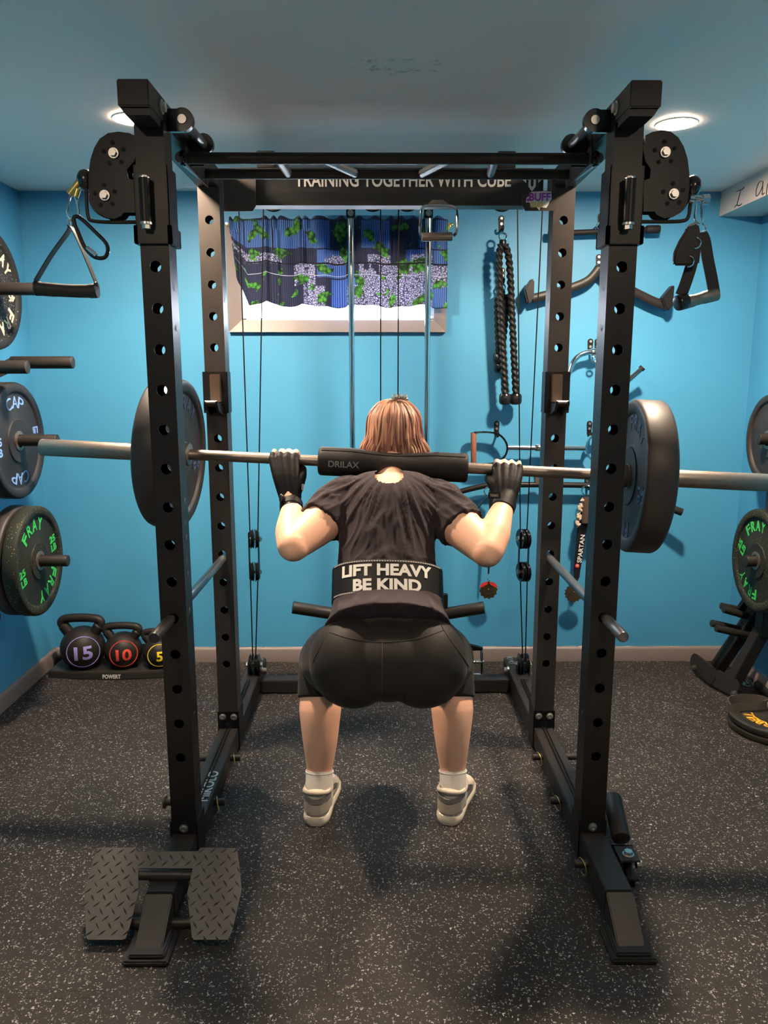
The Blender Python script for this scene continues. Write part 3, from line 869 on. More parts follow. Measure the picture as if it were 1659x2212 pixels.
# header
hy = YB
HP = mat('header_black', (0.008, 0.008, 0.009), 0.4, bump=(700, 0.08, 0.0005))
hd = MB().bounds((-.50, hy + .004, 1.992), (.555, hy + .062, 2.105)).build('header_beam', HP, rack, bevel=.002)
lp = MB().bounds((-.45, hy - .001, 1.984), (.50, hy + .064, 1.993)); lp.build('header_lip', BLACK2, hd, bevel=.001)
for i, pts in enumerate(([(484, 300), (553, 300), (553, 446), (546, 457), (484, 457)], [(1191, 300), (1200, 300), (1200, 456), (1134, 456), (1128, 446), (1128, 419), (1136, 413), (1191, 413)])):
    P = [at(x, max(y, 372), hy) for x, y in pts]
    for p, (x, y) in zip(P, pts):
        if y == 300: p.z = 2.10
    MB().prism([(p.x, p.z) for p in P], (0, hy - .001, 0), (1, 0, 0), (0, 0, 1), .004).build('gusset_plate', BLACKLIT, rack, sharp=20)
mb = MB()
lg = MB()
a = at(637, 403, hy); b_ = at(1104, 403, hy)
zt = at(800, 372, hy).z
text_geo(mb, 'TRAINING TOGETHER WITH CUBE', ((a.x + b_.x) / 2, hy + .0035, (a.z + zt) / 2), (1, 0, 0), (0, 0, 1), b_.x - a.x, zt - a.z, .018, .0004)
c = at(1150, 393, hy); k = .00155
for poly in ([(-8, 12), (-3, 12), (-3, -6), (0, -10), (3, -6), (3, 12), (8, 12), (8, -9), (0, -19), (-8, -9)], [(-24, 8), (-13, 14), (-13, -2)], [(24, 8), (13, -2), (13, 14)]):
    lg.prism([(x * k, y * k) for x, y in poly], (c.x, hy + .0035, c.z), (1, 0, 0), (0, 0, 1), .0005)
mb.build('header_lettering', WHITEPRINT, hd); lg.build('header_logo', WHITEPRINT, hd)
# sticker
stk = MB(); sc = at(1163, 434, hy); k = 1.0 / 1661 * 2.75
SW = mat('sticker_white', (0.75, 0.7, 0.66), 0.4); SP = mat('sticker_purple', (0.30, 0.03, 0.32), 0.4); SY = mat('sticker_yellow', (0.7, 0.45, 0.03), 0.4)
pol = [(-25, 5), (-18, 10), (-16, 17), (10, 18), (25, 17), (26, 2), (22, -2), (20, -8), (16, -14), (4, -13), (2, -19), (-4, -13), (-16, -13), (-18, -4), (-26, -3)]
st = stk.prism([(x * k, y * k) for x, y in pol], (sc.x, hy - .0055, sc.z), (1, 0, 0), (0, 0, 1), -.0006).build('sticker', SW, rack)
mb = MB(); text_geo(mb, 'BUFF', (sc.x + 2 * k, hy - .0063, sc.z + 7 * k), (1, 0, 0), (0, 0, 1), 44 * k, 16 * k, .03, .0003); mb.ell((sc.x - 22 * k, hy - .0062, sc.z + 1 * k), (3 * k, .0006, 3 * k)); mb.build('sticker_word', SP, st)
mb = MB(); text_geo(mb, 'DUDES', (sc.x + 1 * k, hy - .0063, sc.z - 8 * k), (1, 0.08, 0), (0, 0, 1), 36 * k, 10 * k, .02, .0003, .2); mb.build('sticker_word', SY, st)
# header pulleys, lat guide rods, cables
RY_ = 3.24
for px_ in (590, 805, 880, 1085):
    c = at(px_, 440, RY_)
    MB().lathe([(.006, -.010), (.050, -.011), (.052, -.008), (.043, 0), (.052, .008), (.050, .011), (.006, .010)], (c.x, RY_, c.z + .022), (0, 1, 0), 40, closed=True).build('pulley_wheel', BLACKG, rack)
RY = 3.31
for px_ in (758, 925):
    c = at(px_, 520, RY)
    ro = MB().cyl((c.x, RY, .062), (c.x, RY, 2.10), .0125, 20).build('guide_rod', CHROME, rack)
    MB().cyl((c.x, RY, at(758, 472, RY).z), (c.x, RY, 2.108), .019, 20).build('rod_socket', BLACK, ro)
    bo = MB(); allen(bo, (c.x, RY - .019, at(758, 462, RY).z), (0, -1, 0), .010, .007); bo.build('bolt', ZINC, ro)
MB().bounds((-.42, RY - .035, 2.106), (.47, RY + .035, 2.165)).build('rear_top_beam', BLACK2, rack, bevel=.002)
for xx in (-.38, .43): MB().bounds((xx - .03, YB + .01, 2.106), (xx + .03, RY - .035, 2.160)).build('rear_top_arm', BLACK2, rack, bevel=.002)
def cable(pts, r=.0026): return MB().tube(pts, r, 8).build('cable', CABLE, rack)
for px_ in (822, 861):
    c = at(px_, 450, RY_); cable([(c.x, RY_, 2.12), (c.x, RY_, .50)])
for pts in (((516, 457), (540, 1152)), ((569, 450), (557, 1152)), ((1118, 457), (1124, 1152)), ((1171, 470), (1138, 1152))):
    a = at(*pts[0], 3.2); b_ = at(*pts[1], 3.2); a = a + (a - b_) * .06; cable([a, b_])
for pts in (((541, 1250), (546, 1425)), ((557, 1250), (552, 1425)), ((1124, 1250), (1129, 1425)), ((1139, 1250), (1135, 1425))):
    a = at(*pts[0], 3.2); b_ = at(*pts[1], 3.27); cable([a, b_])
# ------------------------------------------------------------------ floating twin pulleys on the side cables
for px_, lab in ((549, 'black floating double pulley block on the left side cables'), (1131, 'black floating double pulley block on the right side cables')):
    c = at(px_, 1200, 3.2)
    t = thing('pulley_block', (c.x, 3.2, at(px_, 1257, 3.2).z), lab, 'pulley', 'floating pulley blocks')
    for yy in (1164, 1235):
        q = at(px_, yy, 3.2)
        for dx in (-.010, .010):
            MB().lathe([(.006, -.006), (.041, -.007), (.043, -.005), (.036, 0), (.043, .005), (.041, .007), (.006, .006)], (q.x + dx, 3.2, q.z), (1, .25, 0), 36, closed=True).build('pulley_wheel', BLACKG, t)
        bo = MB(); sg = 1 if px_ < 800 else -1
        bo.cyl((q.x - .02, 3.2, q.z), (q.x + .02, 3.2, q.z), .006, 10); bolt(bo, (q.x + sg * .020, 3.198, q.z), (sg, -.6, 0), .010, .010); bo.build('bolt', ZINC, t)
    q0 = at(px_, 1150, 3.2); q1 = at(px_, 1250, 3.2)
    for dx in (-.020, .020):
        MB().bounds((c.x + dx - .0015, 3.186, q1.z), (c.x + dx + .0015, 3.214, q0.z)).build('side_plate', BLACK, t)

# ------------------------------------------------------------------ weight carriage behind the lifter
CY = 3.31
czz = at(840, 1318, CY).z
car = thing('weight_carriage', (.02, CY, czz - .04), 'black sliding plate carriage with two loading horns behind the lifter hips', 'weight carriage')
for px_ in (757, 925):
    c = at(px_, 1100, CY)
    MB().cyl((c.x, CY, czz - .06), (c.x, CY, czz + .10), .026, 24).build('guide_sleeve', BLACK, car)
MB().bounds((at(727, 1100, CY).x, CY - .03, czz - .035), (at(957, 1100, CY).x, CY + .03, czz + .025)).build('carriage_beam', BLACK, car, bevel=.003)
for a_, b_ in ((632, 735), (1046, 950)):
    A_ = at(a_, 1312, CY - .03); B_ = at(b_, 1328, CY)
    MB().cyl(B_, A_, .0275, 28, rnd=.003).build('loading_horn', BLACK2, car)
for px_ in (724, 962):
    p = at(px_, 1300, CY); MB().bounds((p.x - .010, CY - .015, czz - .03), (p.x + .010, CY + .015, at(px_, 1283, CY).z)).build('side_post', BLACK, car, bevel=.002)

# ------------------------------------------------------------------ safety pipes
for i, cx in enumerate(RX):
    side = 'left' if i == 0 else 'right'
    A_ = at(352 if i == 0 else 1326, 1374, 1.93)
    Bz = at(480 if i == 0 else 1196, 1204, YB)
    t = MB(); d = (Bz - A_).normalized()
    o = t.cyl((cx + (-.014 if i == 0 else .012), 1.925, .748), (cx + (.002 if i == 0 else -.002), 2.80, .759), .0142, 28, rnd=.003).build('safety_pipe', GREYBAR if False else BLACK2, None)
    tag(o, 'grey safety pipe run through the %s uprights at knee height' % side, 'safety bar', 'safety pipes')
    o.data.materials.clear(); o.data.materials.append(GREYBAR)
    # rubber sheath on the near stub
    MB().cyl((cx + (-.0142 if i == 0 else .0122), 1.915, .748), (cx + (-.011 if i == 0 else .009), 2.055, .7495), .0155, 28, rnd=.006).build('end_sheath', BLACK2 if i == 0 else GREYBAR, o)

# ------------------------------------------------------------------ J cups on the rear uprights
AMBER = mat('worn_plastic_liner', (0.11, 0.07, 0.045), 0.3)
for i, cx in enumerate(RX):
    side = 'left' if i == 0 else 'right'
    z1 = at(462, 803, YB).z; z0 = at(462, 892, YB).z; zh = at(462, 862, YB).z
    t = thing('j_cup', (cx, YB, z0), 'black bar cup with scuffed liner hooked on the %s rear upright' % side, 'bar cup', 'bar cups on the rear uprights')
    b_ = MB().bounds((cx - .040, YB - .006, z0), (cx + .040, YB - .0015, z1)).bounds((cx - .044, YB - .006, z0), (cx - .0385, YB + .05, z1 - .0)).bounds((cx + .0385, YB - .006, z0), (cx + .044, YB + .05, z1))
    b_.build('bracket', BLACK, t, bevel=.001)
    dx = .004 if i == 0 else -.004
    MB().bounds((cx - .020 + dx, YB - .024, zh - .012), (cx + .018 + dx, YB - .0065, z1 - .008)).build('liner', AMBER, t, bevel=.003)
    hk = MB()
    pr = [(-.006, zh - .014), (-.072, zh - .022), (-.088, zh - .004), (-.094, zh - .004), (-.094, zh - .016), (-.078, zh - .036), (-.006, zh - .058)]
    for q in (-.024, .016): hk.cut().prism([(y, z) for y, z in pr], (cx + q, YB, 0), (0, 1, 0), (0, 0, 1), .008)
    hk.cut(); hk.bounds((cx - .024, YB - .078, zh - .022), (cx + .024, YB - .006, zh - .013))
    hk.build('hook', BLACK2, t, sharp=20)
    MB().bounds((cx - .024, YB - .076, zh - .013), (cx + .024, YB - .024, zh - .008)).build('hook_pad', CHROME, t, bevel=.002)
    bo = MB(); bo.cyl((cx - .02, YB - .088, zh - .008), (cx + .02, YB - .088, zh - .008), .006, 12); bo.build('hook_lip', ZINC, t)

# ------------------------------------------------------------------ band pegs through the rails
def peg(cx, y, s, xo, xi, label):
    t = thing('band_peg', (cx, y, .04), label, 'band peg', 'band pegs on the base rails')
    MB().cyl((xo, y, .058), (xi, y, .058), .0115, 20, rnd=.002).build('pin', BLACK2, t)
    MB().cyl((xo, y, .058), (xo + (.006 if xi > xo else -.006), y, .058), .021, 24).build('pin_head', BLACK2, t)
    q = xi - (.022 if xi > xo else -.022)
    MB().ring((q, y - .004, .052), (1, .25, .1), .024, .0016, 24, 6).build('retaining_ring', BRASS, t)
for i, cx in enumerate(RX):
    s = -1 if i == 0 else 1; side = 'left' if i == 0 else 'right'
    peg(cx, 2.58, s, cx + s * .125, cx - s * .072, 'rear pin with ring clip through the %s base rail' % side)
    peg(cx, 2.29, s, cx + s * .125, cx - s * .072, 'middle pin with ring clip through the %s base rail' % side)
peg(RX[1], 1.965, 1, RX[1] + .06, RX[1] - .075, 'pin with gold ring clip at the right front foot')

# ------------------------------------------------------------------ tread plate on the left foot
TREAD = mat('tread_plate_black', (0.030, 0.026, 0.023), 0.5, bump=(600, 0.15, 0.0006), var=0.15, vscale=20)
Pb = V((0, 1.717, .024)); Pt = V((0, 1.905, .150)); dv = (Pt - Pb).normalized(); nv = V((1, 0, 0)).cross(dv)
def on_plate(px, py):
    d = V(_ray(px, py)); c0 = V(CC); k = (Pb - c0).dot(nv) / d.dot(nv); return c0 + d * k
outl = [(213, 1832), (290, 1832), (297, 1841), (428, 1840), (434, 1832), (509, 1833), (513, 1840), (519, 1882), (522, 1925), (502, 2012), (493, 2031), (419, 2031), (415, 2024), (405, 1931), (417, 1877), (299, 1877), (300, 1928), (280, 2007), (272, 2028), (266, 2031), (191, 2031), (187, 2026), (182, 1925), (205, 1850)]
P2 = []
for x, y in outl:
    p = on_plate(x, y); P2.append((p.x, (p - Pb).dot(dv)))
fp = thing('foot_plate', (RX[0] + .02, 1.82, 0), 'black diamond tread foot plate leaning on the left front foot of the rack', 'foot plate')
mb = MB(); mb.prism(P2, Pb, (1, 0, 0), dv, .004)
# raised diamond ribs
rb = MB()
for r_ in range(8):
    for k_ in range(14):
        for fl in (0, 1):
            x = -.78 + k_ * .031 * 1.0 + (.0155 if fl else 0); q = -.002 + r_ * .034 + (.017 if fl else 0)
            if fl and (q < 0): continue
            ins = False
            for i in range(len(P2)):
                x1, y1 = P2[i]; x2, y2 = P2[i - 1]
                if (y1 > q) != (y2 > q) and x < (x2 - x1) * (q - y1) / (y2 - y1) + x1: ins = not ins
            if not ins: continue
            a = radians(-52 if not fl else 40)
            dx = V((cos(a), 0, 0)) + dv * sin(a); dy = dv * cos(a) - V((sin(a), 0, 0))
            c = Pb + V((x, 0, 0)) + dv * q + nv * .004; L_ = .012; W_ = .0028
            vs_ = [c + dx * L_, c + dy * W_, c - dx * L_, c - dy * W_, c + nv * .0022 + dx * .005, c + nv * .0022 - dx * .005]
            rb.add(vs_, [(0, 1, 4), (1, 5, 4), (1, 2, 5), (2, 3, 5), (3, 4, 5), (3, 0, 4)])
plate = mb.build('tread_plate', TREAD, fp, sharp=30)
rb.build('tread_ribs', TREAD, plate, sharp=60)
def pl3(px, py, up_=0): return on_plate(px, py) + nv * up_
mb = MB(); mb.cyl(pl3(296, 1887, -.012), pl3(419, 1887, -.012), .0125, 20); mb.cyl(pl3(322, 1887, -.012), pl3(392, 1887, -.012), .0145, 20)
mb.build('pivot_tube', BLACK2, fp)
mb = MB(); a = pl3(262, 2008, -.020); b_ = pl3(425, 2008, -.020); a.z = b_.z = .024; a.y = b_.y = 1.775
mb.cyl(a, b_, .014, 20)
for x in (a.x, b_.x): mb.beam((x, 1.775, .024), (x, 1.735, .030), .02, .012)
mb.build('rest_tube', BLACK2, fp)

# ------------------------------------------------------------------ landmine swivel by the right front foot
lm = thing('landmine_swivel', (RX[1] + .09, 2.0, 0), 'black landmine sleeve on a yoke beside the right front post', 'landmine attachment')
MB().cyl(at(1322, 1722, 2.17), at(1342, 1812, 2.03), .027, 28, rnd=.004).build('bar_sleeve', BLACK2, lm)
yk = MB()
a = at(1326, 1822, 1.98); b_ = at(1362, 1822, 1.98)
yk.bounds((a.x, 1.925, .030), (b_.x + .012, 2.0, .036)); yk.bounds((a.x, 1.925, .088), (b_.x + .012, 2.0, .094)); yk.bounds((a.x, 1.992, .03), (b_.x + .012, 1.999, .094))
yk.bounds((a.x, 1.925, .03), (a.x + .005, 2.0, .094)); yk.bounds((RX[1] + .03, 1.94, .05), (a.x + .002, 1.99, .075))
yk.build('yoke', BLACK2, lm, bevel=.001)
c = at(1352, 1845, 1.955)
MB().cyl((c.x + .005, 1.95, .026), (c.x + .005, 1.95, .1), .010, 18).build('pivot_pin', BLACK2, lm)
bo = MB(); bolt(bo, (c.x + .005, 1.95, .094), (0, 0, 1), .012, .014); bolt(bo, (c.x + .005, 1.95, .03), (0, -.3, -1), .011, .012); bolt(bo, (b_.x + .012, 1.96, .06), (1, 0, 0), .010, .014)
bo.build('bolt', ZINC, lm)
MB().bounds((a.x - .002, 1.94, 0), (b_.x + .006, 1.995, .031)).build('base_block', BLACK, lm)
# ================================================================== BARBELL AND PLATES
BL = at(90, 966, 2.47); BR = at(1659, 1043, 2.31)
BD = (BR - BL).normalized(); BLEN = 2.29; BE = BL + BD * BLEN
def bar_at_x(x): return BL + BD * ((x - BL.x) / BD.x)
def px_bar(px):
    lo, hi = 0.0, BLEN
    for _ in range(40):
        m_ = (lo + hi) / 2; p = BL + BD * m_ - V(CC)
        x = 829.5 + FPX * (p.dot(V(RT))) / (p.dot(V(FW)))
        if x < px: lo = m_
        else: hi = m_
    return BL + BD * lo
cL = px_bar(400); cR = px_bar(1350)
bar = thing('barbell', (BL + BE) / 2, 'long steel barbell across the lifter shoulders', 'barbell')
mb = MB().cyl(cL, cR, .0172, 28); mb.build('shaft', STEEL, bar)
for a, b_ in ((BL, cL), (cR, BE)):
    mb = MB().cyl(a, b_, .0272, 32, rnd=.002); mb.build('sleeve', STEEL, bar)
for c, d in ((cL, -1), (cR, 1)):
    MB().cyl(c - BD * (d * .016), c + BD * (d * .006), .036, 32, rnd=.003).build('collar', STEEL, bar)

BLUELET = mat('dull_blue_lettering', (0.05, 0.07, 0.16), 0.5)
CAPBLUE = mat('light_blue_lettering', (0.16, 0.30, 0.62), 0.5)
GREENLET = mat('green_lettering', (0.03, 0.46, 0.08), 0.5)
CREAMLET = mat('cream_lettering', (0.66, 0.55, 0.38), 0.5)
YELLOWLET = mat('yellow_lettering', (0.75, 0.38, 0.03), 0.5)
def fleck_mat(name, base, cols, amount=0.8):
    m = mat(name, base, 0.62, 0.0, 0.2, bump=(220, 0.25, 0.001)); nt = m.node_tree; L = nt.links; b = nt.nodes['Principled BSDF']
    tc = nt.nodes.new('ShaderNodeTexCoord'); vo = nt.nodes.new('ShaderNodeTexVoronoi'); vo.inputs['Scale'].default_value = 130; L.new(tc.outputs['Object'], vo.inputs['Vector'])
    sp = nt.nodes.new('ShaderNodeSeparateColor'); L.new(vo.outputs['Color'], sp.inputs[0])
    g = nt.nodes.new('ShaderNodeMath'); g.operation = 'GREATER_THAN'; g.inputs[1].default_value = amount; L.new(sp.outputs[0], g.inputs[0])
    l = nt.nodes.new('ShaderNodeMath'); l.operation = 'LESS_THAN'; l.inputs[1].default_value = .22; L.new(vo.outputs['Distance'], l.inputs[0])
    mu = nt.nodes.new('ShaderNodeMath'); mu.operation = 'MULTIPLY'; L.new(g.outputs[0], mu.inputs[0]); L.new(l.outputs[0], mu.inputs[1])
    mx = nt.nodes.new('ShaderNodeMix'); mx.data_type = 'RGBA'; L.new(mu.outputs[0], mx.inputs['Factor'])
    mx.inputs['A'].default_value = (*base, 1); L.new(ramp_between(nt, sp.outputs[1], *cols, 0.3, 0.7), mx.inputs['B']); L.new(mx.outputs['Result'], b.inputs['Base Color'])
    return m
FLECKG = fleck_mat('green_flecked_rubber', (0.016, 0.018, 0.014), ((0.25, 0.20, 0.08), (0.20, 0.24, 0.08)), .5)
FLECKW = fleck_mat('white_flecked_rubber', (0.012, 0.012, 0.013), ((0.5, 0.5, 0.5), (0.3, 0.3, 0.32)), .80)
PLATER = mat('bumper_rubber', (0.024, 0.0195, 0.0185), 0.5, 0.0, 0.3, bump=(260, 0.15, 0.001), var=0.2, vscale=12)
CAPR = mat('charcoal_bumper_rubber', (0.017, 0.017, 0.02), 0.5, 0.0, 0.25, bump=(260, 0.15, 0.001), var=0.15, vscale=12)
BLUEFACE = mat('blue_tinted_rubber', (0.021, 0.023, 0.035), 0.45, bump=(260, 0.15, 0.001), var=0.2, vscale=12)

def plate(c, n, R, T, m, label, words, lm, upv=(0, 0, 1), group=None, hub=.09, face_m=None, cat='weight plate', hole=.026, rim=.16):
    """bumper plate, outer lettered face at c facing n, body behind it"""
    c = V(c); n = V(n).normalized(); uy = (V(upv) - n * V(upv).dot(n)).normalized(); ux = uy.cross(n)
    low = c - n * (T / 2) - V((0, 0, R))
    t = thing('weight_plate', low, label, cat, group)
    rin = R * (1 - rim)
    def fp(s): # face profile outward radius order from hole to rim, s=+1 front
        return [(hole + .012, -.004), (hub * .98, -.004), (hub, -.008), (hub * 1.05, -.010), (rin * .97, -.010), (rin, -.003), (rin * 1.02, -.0005), (R * .965, 0), (R * .985, -.003), (R, -.010)]
    prof = fp(1); back = [(r, -T - h) for r, h in prof[::-1]]
    MB().lathe([(r, h) for r, h in prof] + back, c, n, 72, closed=True).build('plate_body', m, t, sharp=40)
    MB().lathe([(hole, .001), (hole + .013, -.001), (hole + .013, -T + .001), (hole, -T - .001)], c, n, 40, closed=True).build('hub_insert', STEEL, t)
    if words:
        mb = MB()
        for w_ in words: mb.cut(); w_(mb, c - n * .0098, ux, uy)
        mb.build('lettering', lm, t)
    return t
def W(word, rad, ang, h, step, flip=False, **k): return lambda mb, c, ux, uy: arc_word(mb, word, c, ux, uy, rad, ang, h, step, flip=flip, **k)
def Bk(lines, rad, ang, h, wd, rot):
    def f(mb, c, ux, uy):
        a = radians(ang); r_ = radians(rot); lx = ux * cos(r_) + uy * sin(r_); ly = uy * cos(r_) - ux * sin(r_)
        for i, l in enumerate(lines):
            text_geo(mb, l, c + (ux * cos(a) + uy * sin(a)) * rad + ly * ((len(lines) - 1) / 2 - i) * h * 1.25, lx, ly, wd, h, .03, .0015)
    return f
FR45 = [W('FRAY', .165, 75, .046, 17), W('FRAY', .165, 255, .046, 17), Bk(['45', 'LB'], .150, 165, .03, .05, 85), Bk(['45', 'LB'], .150, -15, .03, .05, -85)]
SW_ = .088
plate(cL, BD, .234, SW_, PLATER, 'thick black plate loaded on the left end of the barbell', FR45, BLUELET, hole=.0285)
plate(cR + BD * .004, -BD, .234, SW_, BLUEFACE if False else PLATER, 'thick black plate with blue letters loaded on the right end of the barbell', FR45, BLUELET)
# ------------------------------------------------------------------ shoulder pad on the bar
pl, pr = px_bar(690), px_bar(1010); L_ = (pr - pl).length
pd = thing('barbell_pad', (pl + pr) / 2 - V((0, 0, .045)), 'black foam shoulder pad sleeved on the middle of the barbell', 'barbell pad')
prof = []
for i in range(41):
    u = i / 40; e = abs(u - .5) * 2
    r_ = .036 + .0095 * min(1, max(0, (e - .12) / .42)) ** 1.2
    prof.append((r_, u * L_))
prof = [(.019, 0), (.040, -.0005), (.0445, .004)] + prof[1:-1] + [(.0445, L_ - .004), (.040, L_ + .0005), (.019, L_)]
MB().lathe(prof, pl, BD, 48, caps=False).build('foam_sleeve', FOAM, pd)
up = V((0, 0, 1)); up = (up - BD * up.dot(BD)).normalized(); bk = up.cross(BD)   # bk points to the viewer?
if bk.y > 0: bk = -bk
mb = MB(); path = []
for i in range(33):
    u = .02 + .96 * i / 32; e = abs(u - .5) * 2; r_ = .036 + .0095 * min(1, max(0, (e - .12) / .42)) ** 1.2
    path.append(pl + BD * (u * L_) + (up * .80 + bk * .60).normalized() * (r_ + .0002))
mb.strip(path, .003, .0012, up); mb.build('slit', HOLE, pd)
PADGREY = mat('pad_print', (0.22, 0.21, 0.20), 0.6)
mb = MB()
def wrp(x, y, z):
    a = y / .045 - .05
    return pl + BD * (.082 + x) + (bk * cos(a) + up * sin(a)) * (.0449 + z + .0008)
text_geo(mb, 'DRILAX', None, (1, 0, 0), (0, 0, 1), .095, .019, .012, .0004, warp=wrp); mb.build('lettering', PADGREY, pd)

# ================================================================== LEFT WALL : PLATE STORAGE
RKX = WX0
wr = thing('wall_plate_rack', (WX0, 3.03, .45), 'black steel plate rack with horizontal pegs fixed to the left wall', 'plate rack')
YW_ = 3.03
MB().bounds((WX0, 3.0, .44), (WX0 + .055, 3.06, 2.0)).build('rack_post', BLACK2, wr, bevel=.002)
MB().ell((WX0 + .05, 3.02, .45), (.03, .02, .03)).build('post_foot', BLACK2, wr)
pegz = [(1.741, -1.300), (1.167, -1.262), (.681, -1.257)]
for z, xe in pegz:
    MB().cyl((WX0 + .03, YW_, z), (xe, YW_, z), .0235, 28, rnd=.003).build('plate_peg', BLACK2, wr)
for px_, py_, Y_ in ((158, 783, 3.12), (60, 793, 2.90)):
    e = at(px_, py_, Y_)
    MB().cyl((-1.46, Y_, e.z), e, .0245, 28, rnd=.003).build('plate_peg', BLACK2, wr)
    mb = MB(); mb.beam((WX0 + .02, YW_, e.z - .09), (-1.44, Y_, e.z), .05, .02, side=(0, 0, 1)); mb.build('peg_arm', BLACK2, wr, bevel=.002)
def lface(px, py, Y=3.03): return at(px, py, Y)
c = at(44, 953, YW_)
CAP45 = [W('CAP', .150, 90, .046, 19, wfac=.95, bold=0), W('CAP', .150, -92, .046, 19, wfac=.95, bold=0), Bk(['45', 'LB'], .160, 185, .032, .055, 0), Bk(['45', 'LB'], .160, 5, .028, .045, 180)]
plate((c.x, YW_, 1.165), (1, 0, 0), .228, .075, CAPR, 'charcoal plate with light blue letters on the middle peg of the left wall rack', CAP45, CAPBLUE, hub=.085)
FR25 = [W('FRAY', .150, 105, .05, 19), W('FRAY', .150, -60, .05, 19), Bk(['25', 'LB'], .150, 194, .030, .050, 14), Bk(['25', 'LB'], .150, 16, .030, .050, 10)]
c = at(89, 1211, YW_)
plate((c.x, YW_, .681), (1, 0, 0), .222, .055, FLECKG, 'green flecked black plate with bright green letters, outer one on the lowest left wall peg', FR25, GREENLET, hub=.075)
plate((c.x - .062, YW_, .685), (1, 0, 0), .222, .055, PLATER, 'plain black plate squeezed behind the green lettered plate on the lowest left wall peg', None, None, hub=.075)
c = at(-10, 628, YW_)
plate((c.x, YW_, 1.741), (1, 0, 0), .226, .05, FLECKW, 'white flecked black plate with cream letters on the top peg of the left wall rack', [W('FRAY', .155, 60, .05, 18), W('FRAY', .155, -62, .05, 18), Bk(['45', 'LB'], .150, 0, .03, .05, 180)], CREAMLET, hub=.075)

# ================================================================== KETTLEBELLS
KB = mat('kettlebell_vinyl', (0.015, 0.013, 0.012), 0.48, 0.0, 0.25, bump=(350, 0.35, 0.0015), var=0.2, vscale=30)
tz = .028
ky = 3.54
def tray():
    t = thing('kettlebell_tray', (-1.28, 3.54, 0), 'black curved plastic tray holding the kettlebells in the back left corner', 'tray')
    out = []
    x0, x1 = -1.575, -.985; n = 24
    front = [(x0 + (x1 - x0) * i / n, 3.465 - .026 * sin(pi * i / n)) for i in range(n + 1)]
    poly = front + [(x1, 3.66), (x0, 3.66)]
    MB().prism(poly, (0, 0, 0), (1, 0, 0), (0, 1, 0), .034).build('tray_body', mat('tray_plastic', (0.02, 0.018, 0.017), .45), t, bevel=.004)
    MB().bounds((x0, 3.651, .03), (x1, 3.661, .10)).build('tray_back', MATS['tray_plastic'], t, bevel=.004)
    mb = MB(); a = at(241, 1456, 3.44)
    def wp(x, y, z):
        X = a.x + x; u = (X - x0) / (x1 - x0); return V((X, 3.465 - .026 * sin(pi * u) - .0012 - z, .017 + y))
    text_geo(mb, 'POWERT', None, (1, 0, 0), (0, 0, 1), .085, .021, .03, .0004, warp=wp); mb.build('lettering', WHITEPRINT, t)
    return t
tray()
def kettlebell(px, py, rpx, htop, hw, num, lm, label):
    Y = 3.54; c0 = at(px, py, Y - .06); k = (rpx / FPX) * 3.6
    R = k; base = tz + .008; cz = base + R * .86; cx = c0.x
    t = thing('kettlebell', (cx, Y, base), label, 'kettlebell', 'kettlebells on the tray')
    prof = [(.001, -R * .86), (R * .62, -R * .86), (R * .70, -R * .80)]
    for i in range(1, 18):
        a = -1.03 + i * (1.03 + 1.35) / 18; prof.append((R * cos(a), R * sin(a)))
    prof += [(R * .2, R * .97), (.001, R * .985)]
    MB().lathe(prof, (cx, Y, cz), (0, 0, 1), 40).build('bell', KB, t)
    zt_ = at(px, htop, Y).z
    w_ = hw / FPX * 3.65; hr = R * .20
    hh = zt_ - hr - (cz + R * .70)
    pts = [(-w_ * .60, cz + R * .66), (-w_ * .80, cz + R * .70 + hh * .35), (-w_ * .97, cz + R * .70 + hh * .68), (-w_ * .84, cz + R * .70 + hh * .92), (-w_ * .45, zt_ - hr * .98), (0, zt_ - hr * .9),
           (w_ * .45, zt_ - hr * .98), (w_ * .84, cz + R * .70 + hh * .92), (w_ * .97, cz + R * .70 + hh * .68), (w_ * .80, cz + R * .70 + hh * .35), (w_ * .60, cz + R * .66)]
    P = catmull([V((cx + x, Y, z)) for x, z in pts], 5)
    MB().tube(P, [hr * (1.25 if i < 8 or i > len(P) - 9 else 1.0) for i in range(len(P))], 18).build('handle', KB, t)
    # printed ring and number following the bell's front
    d0 = (V(CC) + V((0, 0, -.3)) - V((cx, Y, cz))); d0.z = .12; d0.normalize()
    u, v = V((0, 0, 1)).cross(d0).normalized(), None; v = d0.cross(u)
    def onb(x, y, z=0.0): q = d0 * sqrt(max(R * R - x * x - y * y, 0)) + u * x + v * y; return V((cx, Y, cz)) + q * ((R + .0008 + z) / R)
    ri = R * .70
    mb = MB(); mb.tube([onb(ri * cos(2 * pi * i / 48), ri * sin(2 * pi * i / 48)) for i in range(48)], .0022, 6, closed=True); mb.build('printed_ring', lm, t)
    mb = MB(); text_geo(mb, num, None, (1, 0, 0), (0, 0, 1), R * (.78 if len(num) > 1 else .38), R * .62, .025, .0008, warp=onb); mb.build('number_lettering', lm, t)
    return t
PURP = mat('lilac_print', (0.27, 0.23, 0.55), .5); REDP = mat('red_print', (0.62, 0.06, 0.04), .5); YELP = mat('yellow_print', (0.75, 0.55, 0.02), .5)
kettlebell(168, 1396, 48, 1326, 44, '15', PURP, 'largest kettlebell with a lilac 15 in a ring, left on the tray')
kettlebell(257, 1405, 41, 1344, 38, '10', REDP, 'middle kettlebell with a red 10 in a ring')
kettlebell(336, 1410, 35, 1357, 33, '5', YELP, 'smallest kettlebell with a yellow 5 in a ring, half behind the left post')

